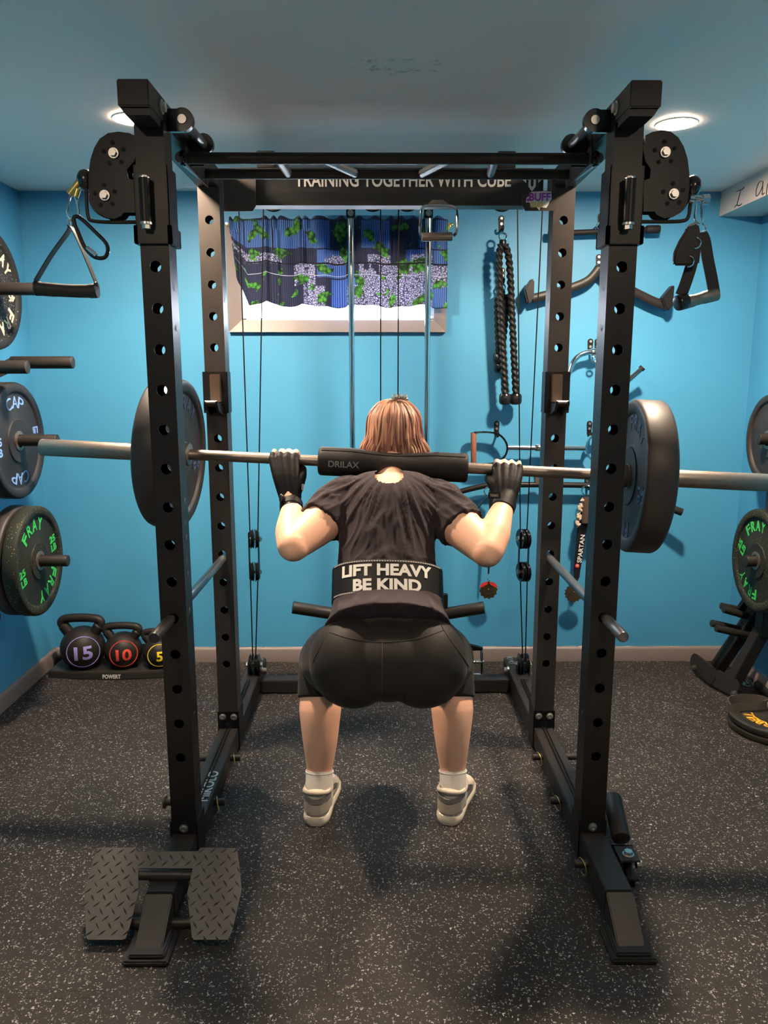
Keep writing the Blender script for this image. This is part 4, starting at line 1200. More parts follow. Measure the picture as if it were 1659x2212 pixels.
# ================================================================== BACK WALL : CABLE ATTACHMENTS ON HOOKS
HOOKP = WY1
def hook(px, py, label, y_out=.05):
    c = at(px, py, WY1 - .003); t = thing('wall_hook', (c.x, WY1, c.z - .03), label, 'wall hook', 'black two-bolt wall hooks')
    mb = MB(); P = [(.013 * cos(a), .022 + .013 * sin(a)) for a in np.linspace(0, pi, 9)] + [(.010 * cos(a), -.026 + .010 * sin(a)) for a in np.linspace(pi, 2 * pi, 9)]
    mb.prism(P, (c.x, WY1, c.z), (1, 0, 0), (0, 0, 1), .004)
    mb.build('hook_plate', BLACK, t)
    MB().tube(catmull([V((c.x, WY1 - .002, c.z - .026)), V((c.x, WY1 - .025, c.z - .036)), V((c.x, WY1 - y_out, c.z - .034)), V((c.x, WY1 - y_out - .006, c.z - .018))], 4), .0055, 10).build('hook_arm', BLACK, t)
    bo = MB()
    for q in (.022, -.002): bo.cut(); bo.cyl((c.x, WY1 - .004, c.z + q), (c.x, WY1 - .009, c.z + q), .0062, 14)
    bo.build('bolt', ZINC, t)
    return c
hook(1083, 483, 'black wall hook holding the longer pull rope, right of the curtain')
hook(1085, 595, 'black wall hook holding the shorter pull rope')
hook(1297, 478, 'black wall hook above the short straight bar, beside the right front post')
hook(1293, 566, 'black wall hook above the wide neutral grip bar')
hook(1275, 748, 'left of two black hooks holding the chrome curved bar')
hook(1290, 748, 'right of two black hooks holding the chrome curved bar')
hook(1073, 925, 'black wall hook above the left loop of the chrome double D bar')
hook(1273, 925, 'black wall hook above the right loop of the chrome double D bar')
hook(1268, 1038, 'black wall hook over the long black pulldown bar')

ROPE = mat('black_braided_rope', (0.007, 0.0065, 0.006), 0.5, 0.0, 0.25, bump=(400, .3, .001))
def rope(pts, r=.0165, pitch=.056):
    P = catmull(pts, 64); n = 20; rings = []; L_ = 0
    for i, p in enumerate(P):
        if i: L_ += (p - P[i - 1]).length
        t = (P[min(i + 1, len(P) - 1)] - P[max(i - 1, 0)]).normalized(); u = (V((1, 0, 0)) - t * t.x).normalized(); v = t.cross(u)
        ph = 2 * pi * L_ / pitch / 1.0
        rings.append([p + (u * cos(a) + v * sin(a)) * (r * (.60 + .44 * abs(cos(1.0 * (a + ph))))) for a in [2 * pi * k / n for k in range(n)]])
    return MB().loft(rings)
def rope_thing(label, eye, ends, Y):
    E_ = at(*eye, Y); t = thing('pull_rope', at(eye[0], ends[-1][1], Y), label, 'pull rope', 'triceps pull ropes')
    for i, (x, y) in enumerate(ends):
        b_ = at(x, y, Y + (.012 if i else 0)); dx = (-.011 if i == 0 else .014)
        mid = (E_ + b_) / 2 + V((dx, 0, 0))
        rope([E_ + V((dx * .8, 0, -.0)), E_.lerp(b_, .12) + V((dx * 1.6, 0, 0)), mid, b_ + V((0, 0, .02))]).build('rope_strand', ROPE, t)
        MB().lathe([(.006, .030), (.023, .028), (.028, .019), (.0285, -.006), (.024, -.018), (.014, -.022), (.001, -.023)], b_, (0, 0, 1), 24).build('end_stopper', BLACKG, t)
    MB().cyl(E_ + V((0, 0, -.01)), E_ + V((0, 0, .02)), .016, 18, rnd=.004).build('rope_collar', BLACKG, t)
    MB().ring(E_ + V((0, 0, .032)), (0, 1, .0), .016, .0045, 20, 8).build('eye_ring', CHROME, t)
rope_thing('longer black braided pull rope hanging right of the curtain', (1086, 528), [(1091, 864), (1114, 864)], 3.592)
rope_thing('shorter black braided pull rope hanging behind the longer one', (1084, 637), [(1078, 776), (1080, 795)], 3.645)

# short straight bar
t = thing('straight_bar', at(1305, 500, 3.625), 'short black rubber coated straight bar hung behind the right front post', 'cable bar')
MB().cyl(at(1184, 505, 3.625), at(1426, 495, 3.625), .0125, 20, rnd=.004).build('bar', RUBBER, t)
for a, b_ in (((1184, 505), (1212, 504)), ((1395, 496), (1426, 495))): MB().cyl(at(*a, 3.625), at(*b_, 3.625), .0185, 20, rnd=.007).build('grip', RUBBER, t)
MB().ring(at(1297, 489, 3.625), (0, 1, 0), .016, .004, 20, 8).build('eye_ring', CHROME, t)

# wide neutral grip bar with paddles
t = thing('neutral_grip_bar', at(1292, 640, 3.62), 'wide black cable bar with upturned paddle grips on the back wall', 'cable bar')
mb = MB(); P = catmull([at(x, y, 3.62) for x, y in ((1150, 645), (1200, 632), (1245, 618), (1272, 605), (1288, 588), (1294, 580), (1302, 590), (1325, 608), (1375, 633), (1410, 650), (1442, 662))], 4)
mb.tube(P, [.020] * len(P), 12, flat=.55, side=(0, 0, 1)); mb.build('bar', BLACK2, t)
for pts in ([(1150, 600), (1155, 604), (1154, 640), (1148, 652), (1140, 657), (1133, 625)], [(1456, 614), (1458, 620), (1454, 660), (1445, 672), (1439, 668), (1430, 645)]):
    q = [at(x, y, 3.59) for x, y in pts]
    m1 = MB(); m1.prism([(p.x, p.z) for p in q], (0, 3.645, 0), (1, 0, 0), (0, 0, 1), .055); m1.build('paddle_grip', BLACK, t, bevel=.006, sharp=50)
MB().ring(at(1295, 578, 3.62), (0, 1, 0), .013, .005, 18, 8).build('eye_ring', CHROME, t)

# chrome curved bar
t = thing('curved_bar', at(1300, 800, 3.61), 'short chrome curved cable bar partly hidden behind the right posts', 'cable bar')
MB().tube(catmull([at(x, y, Y) for x, y, Y in ((1222, 830, 3.61), (1232, 797, 3.61), (1243, 775, 3.61), (1262, 763, 3.61), (1290, 760, 3.61), (1315, 768, 3.61), (1335, 790, 3.60), (1350, 815, 3.58))], 6), .0125, 16).build('bar', CHROME, t)
MB().cyl(at(1350, 828, 3.585), at(1388, 794, 3.56), .0125, 18).build('grip_tube', CHROME, t)
MB().cyl(at(1384, 798, 3.562), at(1389, 793, 3.559), .0145, 18).build('end_cap', RUBBER, t)
MB().cyl(at(1276, 761, 3.61), at(1292, 760, 3.61), .017, 20, rnd=.003).build('swivel', CHROME, t)
MB().ring(at(1284, 776, 3.60), (0, 1, 0), .012, .004, 18, 8).build('eye_ring', CHROME, t)

# chrome double D bar with wood grips
t = thing('double_d_bar', at(1180, 1000, 3.615), 'chrome double D cable bar with wooden hand grips on the back wall', 'cable bar')
def arcpath(cxp, s):
    # D loop: straight grip outside, half ring inside
    return [at(cxp + s * x, y, 3.615) for x, y in ((-44, 934), (-20, 933), (4, 936), (20, 947), (28, 966), (22, 986), (6, 998), (-20, 1002), (-44, 1001))]
for cxp, s in ((1067, 1), (1293, -1)):
    P = catmull(arcpath(cxp, s), 5)
    MB().strip(P, .026, .009, (0, 1, 0)).build('loop', CHROME, t, sharp=50)
    MB().cyl(at(cxp - s * 44, 934, 3.615), at(cxp - s * 44, 1001, 3.615), .0135, 18, rnd=.003).build('wooden_grip', WOOD, t)
MB().cyl(at(1095, 967, 3.615), at(1265, 968, 3.615), .0125, 18).build('bar', CHROME, t)
mb = MB(); mb.cyl(at(1155, 967, 3.615), at(1178, 967, 3.615), .018, 20, rnd=.004); mb.build('swivel', CHROME, t)
MB().tube(catmull([at(x, y, 3.605) for x, y in ((1168, 972), (1172, 980), (1170, 993))], 5), .005, 10).build('eye_hook', CHROME, t)

# long black pulldown bar
t = thing('pulldown_bar', at(1180, 1060, 3.62), 'long black pulldown bar with bent ends low on the back wall', 'cable bar')
MB().tube(catmull([at(x, y, Y) for x, y, Y in ((895, 1098, 3.60), (975, 1068, 3.62), (1030, 1053, 3.625), (1064, 1048, 3.625), (1150, 1047, 3.625), (1250, 1048, 3.625), (1310, 1050, 3.625), (1360, 1062, 3.615), (1410, 1083, 3.59), (1462, 1102, 3.56))], 5), .0135, 16).build('bar', BLACK, t)
for a, b_, Y0, Y1 in (((895, 1098), (960, 1073), 3.60, 3.618), ((1415, 1085), (1474, 1107), 3.588, 3.555)): MB().cyl(at(*a, Y0), at(*b_, Y1), .0178, 18, rnd=.003).build('grip', RUBBER, t)
mb = MB(); p = at(1163, 1036, 3.62); mb.bounds((p.x - .02, 3.613, p.z - .02), (p.x + .02, 3.619, p.z + .02)); mb.build('hang_tab', STEEL, t, bevel=.003)

# ------------------------------------------------------------------ medals on lanyards
RIB = mat('black_ribbon', (0.007, 0.0075, 0.008), 0.5, 0.0, 0.25); REDR = mat('red_enamel', (0.5, 0.03, 0.02), 0.35); BRONZE = mat('dark_bronze', (0.20, 0.15, 0.09), 0.38, 1.0, bump=(120, .4, .002))
def medal(px, py, r, label, top, ribw, red=True, spikes=12):
    Y = 3.60; c = at(px, py, Y)
    t = thing('medal', c - V((0, 0, r)), label, 'medal', 'race medals hung from the pulldown bar')
    poly = []
    for k in range(spikes * 2):
        a = 2 * pi * k / (spikes * 2) + .1; rr = r * (1.0 if k % 2 == 0 else .84); poly.append((rr * cos(a), rr * sin(a)))
    mb = MB().prism(poly, (c.x, Y + .002, c.z), (1, 0, 0), (0, 0, 1), .004); mb.build('medal_disc', BRONZE, t, sharp=20)
    m2 = MB()
    m2.ell((c.x, Y - .003, c.z + r * .05), (r * .12, .004, r * .14))
    for s in (-1, 1):
        m2.cut().box((c.x + s * r * .36, Y - .003, c.z + r * .26), (r * .34, .004, r * .13), Matrix.Rotation(-s * .5, 3, 'Y'))
        m2.cut().box((c.x + s * r * .26, Y - .003, c.z - r * .40), (r * .55, .004, r * .12), Matrix.Rotation(-s * .42, 3, 'Y'))
        m2.cut().box((c.x + s * r * .52, Y - .003, c.z - r * .06), (r * .14, .004, r * .30), Matrix.Rotation(s * .3, 3, 'Y'))
    m2.build('relief', BRONZE, t)
    if red:
        for s in (-1, 1):
            a = [V((c.x + s * x * r, Y - .0025, c.z + z * r)) for x, z in ((.12, .98), (.70, .78), (.98, .34), (.72, .32), (.10, .70))]
            MB().add(a + [p - V((0, .003, 0)) for p in a], [(0, 1, 2, 3, 4), (9, 8, 7, 6, 5)] + [(i, (i + 1) % 5, 5 + (i + 1) % 5, 5 + i) for i in range(5)]).build('enamel_band', REDR, t)
    MB().ring(c + V((0, 0, r * 1.12)), (1, .4, 0), r * .16, .0018, 18, 6).build('jump_ring', CHROME, t)
    return t, c
t, c = medal(1055, 1275, .046, 'spiky dark medal with a red top band below the right elbow', (1062, 1050), .02)
a = at(1063, 1058, 3.607); b_ = at(1055, 1240, 3.603)
MB().strip(catmull([a, a.lerp(b_, .4) + V((.004, 0, 0)), b_], 6), [.030, .029, .028, .027, .026, .025, .024, .022, .019, .016, .014, .010, .007], .0015, (1, 0, 0)).build('ribbon', RIB, t)
MB().ring(at(1056, 1062, 3.607), (.3, 1, 0), .022, .0032, 24, 8).build('split_ring', CHROME, t)
t, c = medal(1240, 1281, .048, 'spiky bronze medal behind the right safety pipe', (1250, 1060), .03, False, 16)
P = [at(x, y, 3.603) for x, y in ((1262, 1078), (1258, 1130), (1252, 1190), (1246, 1232), (1246, 1247), (1246, 1255))]
rb_ = MB().strip(P, [.044, .046, .040, .034, .026, .006], .002, (1, 0, 0)).build('ribbon', RIB, t)
mb = MB(); p0 = at(1249, 1215, 3.6); p1 = at(1257, 1155, 3.6); dd = (p1 - p0).normalized()
sd = V((0, -1, 0)).cross(dd).normalized()
text_geo(mb, 'SPARTAN', (p0 + p1) / 2 + V((0, -.0025, 0)) - sd * .004, dd, -dd.cross(V((0, -1, 0))) if False else V((0, -1, 0)).cross(dd), (p1 - p0).length, .022, .02, .0003); mb.build('lettering', WHITEPRINT, rb_)
p = at(1247, 1222, 3.599); MB().cyl(p, p - V((0, .0012, 0)), .0105, 24).build('round_logo', REDR, rb_)
mb = MB()
for q in (-1, 0, 1): mb.box(p + V((q * .004, -.0016, .001 if q else .003)), (.002, .001, .009))
mb.build('logo_lettering', WHITEPRINT, rb_)
# leather cuff with fleece lining
t = thing('ankle_cuff', at(1268, 1135, 3.58), 'brown leather cuff with woolly edge hanging from a ring on the back wall', 'ankle cuff')
a = at(1262, 1073, 3.585); b_ = at(1300, 1131, 3.585)
MB().bounds((a.x - .008, 3.57, b_.z), (b_.x, 3.588, a.z)).build('leather_strap', LEATHER, t, bevel=.005)
FLEECE = mat('cream_fleece', (0.42, 0.33, 0.26), .9, bump=(200, .6, .003))
mb = MB(); rnd_ = random.Random(3)
P0 = at(1257, 1078, 3.58); P1 = at(1247, 1140, 3.58)
for k in range(60):
    q = P0.lerp(P1, rnd_.random()) + V((rnd_.uniform(-.008, .008), rnd_.uniform(-.008, .006), 0)); mb.ell(q, (rnd_.uniform(.004, .008),) * 3, n=8, m=6)
me = remesh(mb, .003, 2, name='fleece_lining'); me.transform(Matrix.Translation(-world_of(t))); link('fleece_lining', me, FLEECE, t)
MB().ring(at(1268, 1060, 3.59), (.4, 1, 0), .024, .0032, 26, 8).build('split_ring', CHROME, t)
MB().bounds(at(1268, 1130, 3.59), at(1290, 1142, 3.575)).build('buckle', STEEL, t, bevel=.001)
# thin dark strap by the right arm
t = thing('nylon_strap', at(1035, 1110, 3.6), 'thin black strap clipped beside the medal ribbon by the right elbow', 'strap')
MB().strip([at(1052, 1075, 3.6), at(1036, 1093, 3.597), at(1020, 1117, 3.595)], .011, .004, (0, 1, 0)).build('webbing', RIB, t)
MB().tube(catmull([at(1052, 1075, 3.6), at(1056, 1066, 3.604), at(1060, 1060, 3.606)], 4), .003, 8).build('clip', CHROME, t)

# ================================================================== HANDLES HUNG FROM THE RACK
# left : steel carabiner, black carabiner and a stirrup handle
def carabiner(pts, Y, r, m, label, name='carabiner', cat='carabiner', group=None, gate=None):
    P = [at(x, y, Y) for x, y in pts]; t = thing(name, P[len(P) // 2], label, cat, group)
    MB().tube(catmull(P, 4, closed=True), r, 10, closed=True).build('hook_body', m, t)
    if gate: MB().cyl(at(*gate[0], Y), at(*gate[1], Y), r * 1.15, 10).build('gate', CHROME, t)
    return t
carabiner([(152, 425), (147, 445), (146, 462), (153, 472), (163, 472), (170, 462), (168, 443), (162, 424), (157, 418)], 2.085, .0026, CHROME, 'small bright steel snap hook hanging at the left cable end', gate=((168, 432), (170, 462)))
BLKCHR = mat('black_chrome', (0.03, 0.03, 0.035), .2, .7)
carabiner([(160, 470), (168, 468), (182, 478), (206, 501), (228, 524), (233, 542), (226, 556), (210, 557), (196, 549), (181, 530), (168, 500), (161, 483)], 2.07, .0052, BLKCHR, 'large black carabiner dangling from the left cable end', gate=((188, 535), (208, 552)))
t = thing('stirrup_handle', at(143, 640, 2.085), 'black stirrup handle with foam grip and thin strap on the left cable', 'cable handle')
for b_ in ((78, 606), (208, 612)):
    MB().strip(catmull([at(150, 487, 2.08), at(148 if b_[0] < 100 else 160, 500, 2.08), at((150 + b_[0]) / 2 + (4 if b_[0] > 100 else -2), 550, 2.08), at(*b_, 2.08)], 5), .026, .0022, (0, 1, 0)).build('strap', RIB, t)
MB().ring(at(152, 484, 2.08), (1, 0, 0), .011, .003, 18, 6).build('strap_ring', CHROME, t)
PL = [at(x, y, 2.08) for x, y in ((79, 623), (100, 625), (145, 628), (185, 629), (211, 628))]
MB().tube(catmull(PL, 5), [.0185] * 3 + [.0175] * 5 + [.0165] * 5 + [.017] * 4 + [.0185] * 4, 20).build('foam_grip', FOAM, t)
mb = MB()
for q in ((79, 622), (209, 626)): mb.cut(); mb.cyl(at(q[0] - 1.5, q[1], 2.08), at(q[0] + 1.5, q[1], 2.08), .0205, 20, rnd=.001)
mb.build('grip_collar', BLACKG, t)
# right : steel snap hook, thick cuff strap and stirrup handle
carabiner([(1506, 425), (1503, 445), (1501, 470), (1505, 480), (1512, 482), (1517, 474), (1516, 447), (1512, 426)], 2.08, .0024, CHROME, 'small bright steel snap hook hanging at the right cable end', gate=((1515, 437), (1516, 470)))
t = thing('cuff_strap', at(1480, 578, 2.06), 'wide black ankle strap with steel rings hanging at the right cable end', 'ankle strap')
CUFF = mat('black_neoprene', (0.004, 0.0036, 0.0036), .38, 0.0, 0.25, bump=(300, .3, .001))
out = [at(x, y, 2.055) for x, y in ((1482, 491), (1507, 484), (1510, 498), (1512, 540), (1508, 572), (1485, 574), (1456, 574), (1452, 567), (1455, 545), (1466, 520), (1479, 500))]
mb = MB(); mb.prism([(p.x, p.z) for p in out], (0, 2.060, 0), (1, 0, 0), (0, 0, 1), .014); mb.build('strap_body', CUFF, t, bevel=.004, sharp=50)
for cc in ((1502, 525), (1487, 565)): MB().ring(at(*cc, 2.044), (0, 1, 0), .0135, .0018, 20, 6, arc=(-1.4, 1.7)).build('steel_ring', CHROME, t)
mb = MB(); mb.prism([(p.x, p.z) for p in [at(x, y, 2.052) for x, y in ((1482, 491), (1490, 484), (1502, 479), (1504, 485), (1494, 489))]], (0, 2.058, 0), (1, 0, 0), (0, 0, 1), .008); mb.build('ring_loop', CHROME, t)
t = thing('stirrup_handle', at(1510, 665, 2.08), 'black stirrup handle with wide webbing and steel grip on the right cable', 'cable handle')
wb = [at(x, y, 2.085) for x, y in ((1500, 505), (1499, 530), (1494, 570), (1480, 615), (1471, 638))]
MB().strip(catmull(wb, 5), .030, .004, (1, 0, .2)).build('strap', RIB, t)
wb = [at(x, y, 2.095) for x, y in ((1513, 503), (1522, 520), (1529, 560), (1538, 605), (1544, 640))]
MB().strip(catmull(wb, 5), .030, .004, (1, 0, .2)).build('strap', RIB, t)
MB().tube(catmull([at(x, y, 2.09) for x, y in ((1502, 500), (1521, 501), (1524, 494), (1517, 482), (1508, 484))], 5, closed=True), .002, 8, closed=True).build('triangle_ring', CHROME, t)
MB().tube(catmull([at(1472, 655, 2.075), at(1495, 650, 2.08), at(1520, 643, 2.088), at(1548, 636, 2.095)], 5), [.0165] * 6 + [.015] * 4 + [.0165] * 6, 20).build('grip', STEEL, t)
MB().cyl(at(1463, 655, 2.07), at(1483, 650, 2.078), .0205, 22, rnd=.003).build('end_cap', BLACKG, t)
# stirrup hung from the header centre
t = thing('stirrup_handle', at(946, 520, 2.71), 'chrome stirrup pull handle hanging from the header beam', 'cable handle')
P = [at(x, y, 2.715) for x, y in ((913, 511), (907, 500), (910, 460), (914, 448), (925, 444), (965, 444), (980, 447), (986, 456), (987, 498), (979, 510))]
MB().tube(catmull(P, 4), .0052, 10).build('frame', CHROME, t)
MB().cyl(at(911, 512, 2.715), at(977, 511, 2.715), .0145, 24, rnd=.002).build('roller_grip', STEEL, t)
q = [at(x, y, 2.72) for x, y in ((924, 441), (933, 433), (957, 433), (968, 441))]
MB().prism([(p.x, p.z) for p in q], (0, 2.722, 0), (1, 0, 0), (0, 0, 1), .010).build('hanger_plate', STEEL, t)

# ------------------------------------------------------------------ low row handle leaning behind the legs
t = thing('row_handle', at(1030, 1462, 3.42), 'chrome and black close grip row handle standing behind the right leg', 'cable handle')
MB().cyl(at(1040, 1397, 3.43), at(1040, 1461, 3.43), .007, 14).build('end_post', CHROME, t)
for y in (1430, 1459): MB().cyl(at(1000, y - 1, 3.43), at(1040, y, 3.43), .010, 16).build('grip', CHROME, t)
MB().cyl(at(1038, 1430, 3.43), at(1045, 1430, 3.43), .008, 12).build('bolt', ZINC, t)
mb = MB(); P = [at(x, y, 3.43) for x, y in ((985, 1385), (1012, 1391), (1043, 1399), (1040, 1403), (1012, 1404), (985, 1403))]
mb.prism([(p.x, p.z) for p in P], (0, 3.445, 0), (1, 0, 0), (0, 0, 1), .03); mb.build('top_plate', BLACK, t, bevel=.002)

# ================================================================== RIGHT SIDE : PLATE TREE
tr = thing('plate_tree', (1.60, 3.3, 0), 'black A-frame plate tree leaning in the right corner', 'plate tree')
f1 = atz(1510, 1446, .03); f2 = atz(1545, 1490, .03)
top1 = V((1.70, 3.36, .62)); top2 = V((1.70, 3.22, .62))
def foot_plate_(a, b_, label=None):
    d = (b_ - a).normalized(); n_ = V((d.y, -d.x, 0))
    mb = MB(); L_ = (b_ - a).length; poly = [(.0, -.04), (L_, -.04)] + [(L_ + .04 * sin(q), -.04 * cos(q)) for q in np.linspace(.2, pi - .2, 9)] + [(L_, .04), (0, .04)] + [(-.04 * sin(q), .04 * cos(q)) for q in np.linspace(.2, pi - .2, 9)]
    mb.prism(poly, a + V((0, 0, .024)), d, V((.22, .18, .95)).normalized(), .012)
    return mb
c1, c2 = atz(1500, 1440, .03), atz(1540, 1470, .03)
foot_plate_(atz(1503, 1441, .025), atz(1538, 1470, .025)).build('base_plate', BLACK2, tr, bevel=.002)
foot_plate_(atz(1552, 1478, .025), atz(1583, 1494, .025)).build('base_plate', BLACK2, tr, bevel=.002)
for (x, y) in ((1502, 1440), (1588, 1496)):
    bo = MB(); p = atz(x, y, .045); bolt(bo, p + V((-.01, -.01, 0)), (-.5, -.3, .8), .011, .006); bo.build('bolt', BLACK2, tr)
mb = MB(); mb.beam(atz(1548, 1445, .04), at(1640, 1310, 3.33), .05, .06); mb.build('leg', BLACK2, tr, bevel=.003)
mb = MB(); mb.beam(atz(1580, 1480, .04), at(1675, 1310, 3.2), .05, .06); mb.build('leg', BLACK2, tr, bevel=.003)
mb = MB(); mb.beam(at(1590, 1330, 3.42), at(1632, 1270, 3.42), .03, .03); mb.build('brace', BLACK2, tr, bevel=.002)
MB().bounds((1.655, 3.17, .30), (1.72, 3.24, 1.5)).build('tree_post', BLACK2, tr, bevel=.003)
for a, b_, Y in (((1563, 1316), (1640, 1338), 3.34), ((1558, 1309), (1620, 1322), 3.42), ((1547, 1357), (1622, 1374), 3.28), ((1537, 1346), (1600, 1360), 3.36)):
    MB().cyl(at(*a, Y), at(*b_, Y + .02), .0165, 18, rnd=.002).build('short_peg', BLACK2, tr)
for z, px_ in ((.637, 1610), (1.157, 1637)):
    e = at(px_, 1212 if z < 1 else 948, 3.2)
    MB().cyl((1.70, 3.2, e.z), e, .0245, 26, rnd=.003).build('plate_peg', BLACK2, tr)
e = at(1662, 1211, 3.2)
FR25R = [W('FRAY', .150, 105, .045, 17), W('FRAY', .150, 245, .045, 17), Bk(['25', 'LB'], .150, 170, .030, .05, 62), Bk(['25', 'LB'], .150, -5, .030, .05, -70)]
plate((1.612, 3.2, at(1612, 1211, 3.2).z), (-1, 0, 0), .222, .05, FLECKG, 'green lettered black plate on the lower peg of the right plate tree', FR25R, GREENLET, hub=.075)
plate((1.618, 3.2, at(1640, 950, 3.2).z), (-1, 0, 0), .19, .05, PLATER, 'plain black plate on the upper peg of the right plate tree', None, None, hub=.075)

# plates lying on the floor, strap with ring on top
IRON = mat('enamelled_iron', (0.025, 0.022, 0.018), .32, var=.2)
pc = atz(1662, 1560, .03); pc.x = atz(1580, 1560, .03).x + .175
for k in range(2):
    pz = .030 * (k + 1)
    t = thing('iron_plate', (pc.x, pc.y, .030 * k), ['lower of two iron plates lying flat on the floor at the right edge', 'upper iron plate with yellow letters lying on another plate at the right edge'][k], 'weight plate', 'flat iron plates on the floor')
    MB().lathe([(.016, -.026), (.016, -.004), (.035, -.004), (.040, -.007), (.13, -.007), (.138, -.001), (.165, 0), (.174, -.004), (.176, -.012), (.172, -.026)], (pc.x, pc.y, pz), (0, 0, 1), 64, closed=True).build('plate_body', IRON, t)
    if k:
        mb = MB(); arc_word(mb, 'BARBELL', (pc.x, pc.y, pz - .006), (1, 0, 0), (0, 1, 0), .100, 210, .038, 15, ext=.002); mb.cut(); arc_word(mb, 'STANDARD', (pc.x, pc.y, pz - .006), (1, 0, 0), (0, 1, 0), .100, 30, .038, 15, ext=.002)
        mb.build('lettering', YELLOWLET, t)
t = thing('spring_clip_strap', (pc.x - .08, pc.y + .04, .062), 'dark webbing strap with a metal ring lying on the iron plates', 'strap')
WEB = mat('brown_black_webbing', (0.035, 0.027, 0.02), .6, bump=(300, .3, .001))
c_ = V((pc.x - .075, pc.y + .075, .066))
P = [c_ + V(q) for q in ((-.085, -.03, .004), (-.075, .01, .016), (-.02, .03, .022), (.05, .025, .020), (.085, .0, .014), (.04, -.02, .010), (-.03, -.022, .008))]
MB().strip(catmull(P, 6, closed=True), .034, .006, (0, .3, 1), closed=True).build('webbing', WEB, t)
MB().ring(c_ + V((.075, -.045, .020)), (.4, -1, .3), .020, .006, 26, 8).build('metal_ring', STEEL, t)
# small odds and ends by the tree
t = thing('spring_collar', atz(1607, 1462, 0), 'shiny coiled spring collar on the floor under the plate tree', 'spring collar')
P = []; c_ = atz(1607, 1468, .03)
for k in range(97):
    a = 2 * pi * k / 16; P.append(c_ + V((.026 * cos(a), -.03 + .06 * k / 96, .026 * sin(a))))
MB().tube(P, .0035, 6).build('spring_coil', CHROME, t)
t = thing('foam_roller_bar', atz(1655, 1500, 0), 'black foam covered short bar on the floor by the right wall', 'bar')
MB().cyl(atz(1636, 1478, .022), atz(1690, 1515, .022), .021, 20, rnd=.004).build('foam_cover', FOAM, t)
for yy in (1448, 1425):
    p = at(1640, yy, 3.05)
# ================================================================== THE LIFTER
from mathutils.bvhtree import BVHTree
SKIN = mat('skin', (0.78, 0.43, 0.29), 0.5, sss=0.12, bump=(180, .12, .001), var=0.08, vscale=14)
SHIRT = mat('washed_black_cotton', (0.022, 0.015, 0.0185), 0.85, 0.0, 0.15, sheen=0.08, bump=(700, .2, .0008), var=0.12, vscale=20)
SHORTS = mat('black_stretch_fabric', (0.010, 0.0072, 0.006), 0.6, 0.0, 0.2, sheen=0.05, bump=(900, .15, .0005), var=0.12, vscale=15)
SEAM = mat('seam_thread', (0.03, 0.025, 0.023), 0.7)
GLOVE = mat('black_glove_leather', (0.006, 0.005, 0.006), 0.6, 0.0, 0.2, bump=(500, .3, .0008))
BELTM = mat('black_belt', (0.008, 0.0065, 0.0065), 0.5, 0.0, 0.25, bump=(400, .2, .0008))
STITCH = mat('pale_stitching', (0.35, 0.32, 0.30), 0.7)
BELTTXT = mat('off_white_print', (0.66, 0.63, 0.58), 0.55)
SOCK = mat('cream_sock', (0.66, 0.60, 0.53), 0.85, bump=(600, .4, .001), var=.06)
SHOE = mat('beige_knit', (0.42, 0.35, 0.28), 0.8, bump=(500, .5, .001), var=.12, vscale=60)
SHOEG = mat('grey_heather_collar', (0.19, 0.165, 0.155), 0.85, bump=(500, .5, .001), var=.3, vscale=120)
SOLE = mat('cream_sole', (0.60, 0.53, 0.42), 0.55)
EYE = mat('eye_white', (0.8, 0.78, 0.75), .2)

lifter = thing('person', (.03, 2.25, 0), 'person in black shirt, shorts and lifting belt squatting, back turned, holding the barbell', 'person')
LX = .025
bm_ = (pl + pr) / 2                               # bar over the neck
def off_m(me): me.transform(Matrix.Translation(-world_of(lifter))); return me

# spine: (centre, half width, half depth) going up
spine = [((.025, 2.03, .60), .150, .13), ((.025, 2.07, .70), .165, .128), ((.024, 2.13, .79), .150, .115), ((.022, 2.195, .87), .138, .105),
         ((.024, 2.245, .94), .138, .105), ((.030, 2.30, 1.01), .150, .112), ((.036, 2.345, 1.052), .158, .092), ((.040, 2.395, 1.078), .118, .056), ((.042, 2.430, 1.105), .066, .050)]
def torso(mb, grow=0.0, i0=0, i1=None, caps=True, n=40, k=5, sup=2.4, src=None):
    S = (src or spine)[i0:i1]
    C = catmull([s[0] for s in S], k); A = interp([s[1] + grow for s in S], k); B = interp([s[2] + grow for s in S], k)
    # smooth radii
    for _ in range(3):
        A = [A[0]] + [(A[i - 1] + 2 * A[i] + A[i + 1]) / 4 for i in range(1, len(A) - 1)] + [A[-1]]
        B = [B[0]] + [(B[i - 1] + 2 * B[i] + B[i + 1]) / 4 for i in range(1, len(B) - 1)] + [B[-1]]
    rings = []
    for i in range(len(C)):
        t = (C[min(i + 1, len(C) - 1)] - C[max(i - 1, 0)]).normalized(); u = V((1, 0, 0)); v = t.cross(u).normalized()
        rg = []
        for q in range(n):
            a = 2 * pi * q / n; c_, s_ = cos(a), sin(a)
            e = 2 / sup
            rg.append(C[i] + u * (A[i] * math.copysign(abs(c_) ** e, c_)) + v * (B[i] * math.copysign(abs(s_) ** e, s_)))
        rings.append(rg)
    mb.loft(rings, caps); return mb

# joints
sh = {-1: V((-.105, 2.335, 1.045)), 1: V((.185, 2.315, 1.035))}
el = {-1: at(634, 1178, 2.16), 1: at(1052, 1190, 2.13)}
wr_ = {-1: at(629, 1090, 2.335), 1: at(1090, 1088, 2.275)}
hb_ = {-1: px_bar(616), 1: px_bar(1096)}
hip = {-1: V((LX - .085, 2.05, .64)), 1: V((LX + .085, 2.05, .64))}
kn = {-1: V((-.19, 2.455, .475)), 1: V((.235, 2.455, .475))}
an = {-1: V((-.1985, 2.325, .09)), 1: V((.2425, 2.325, .09))}

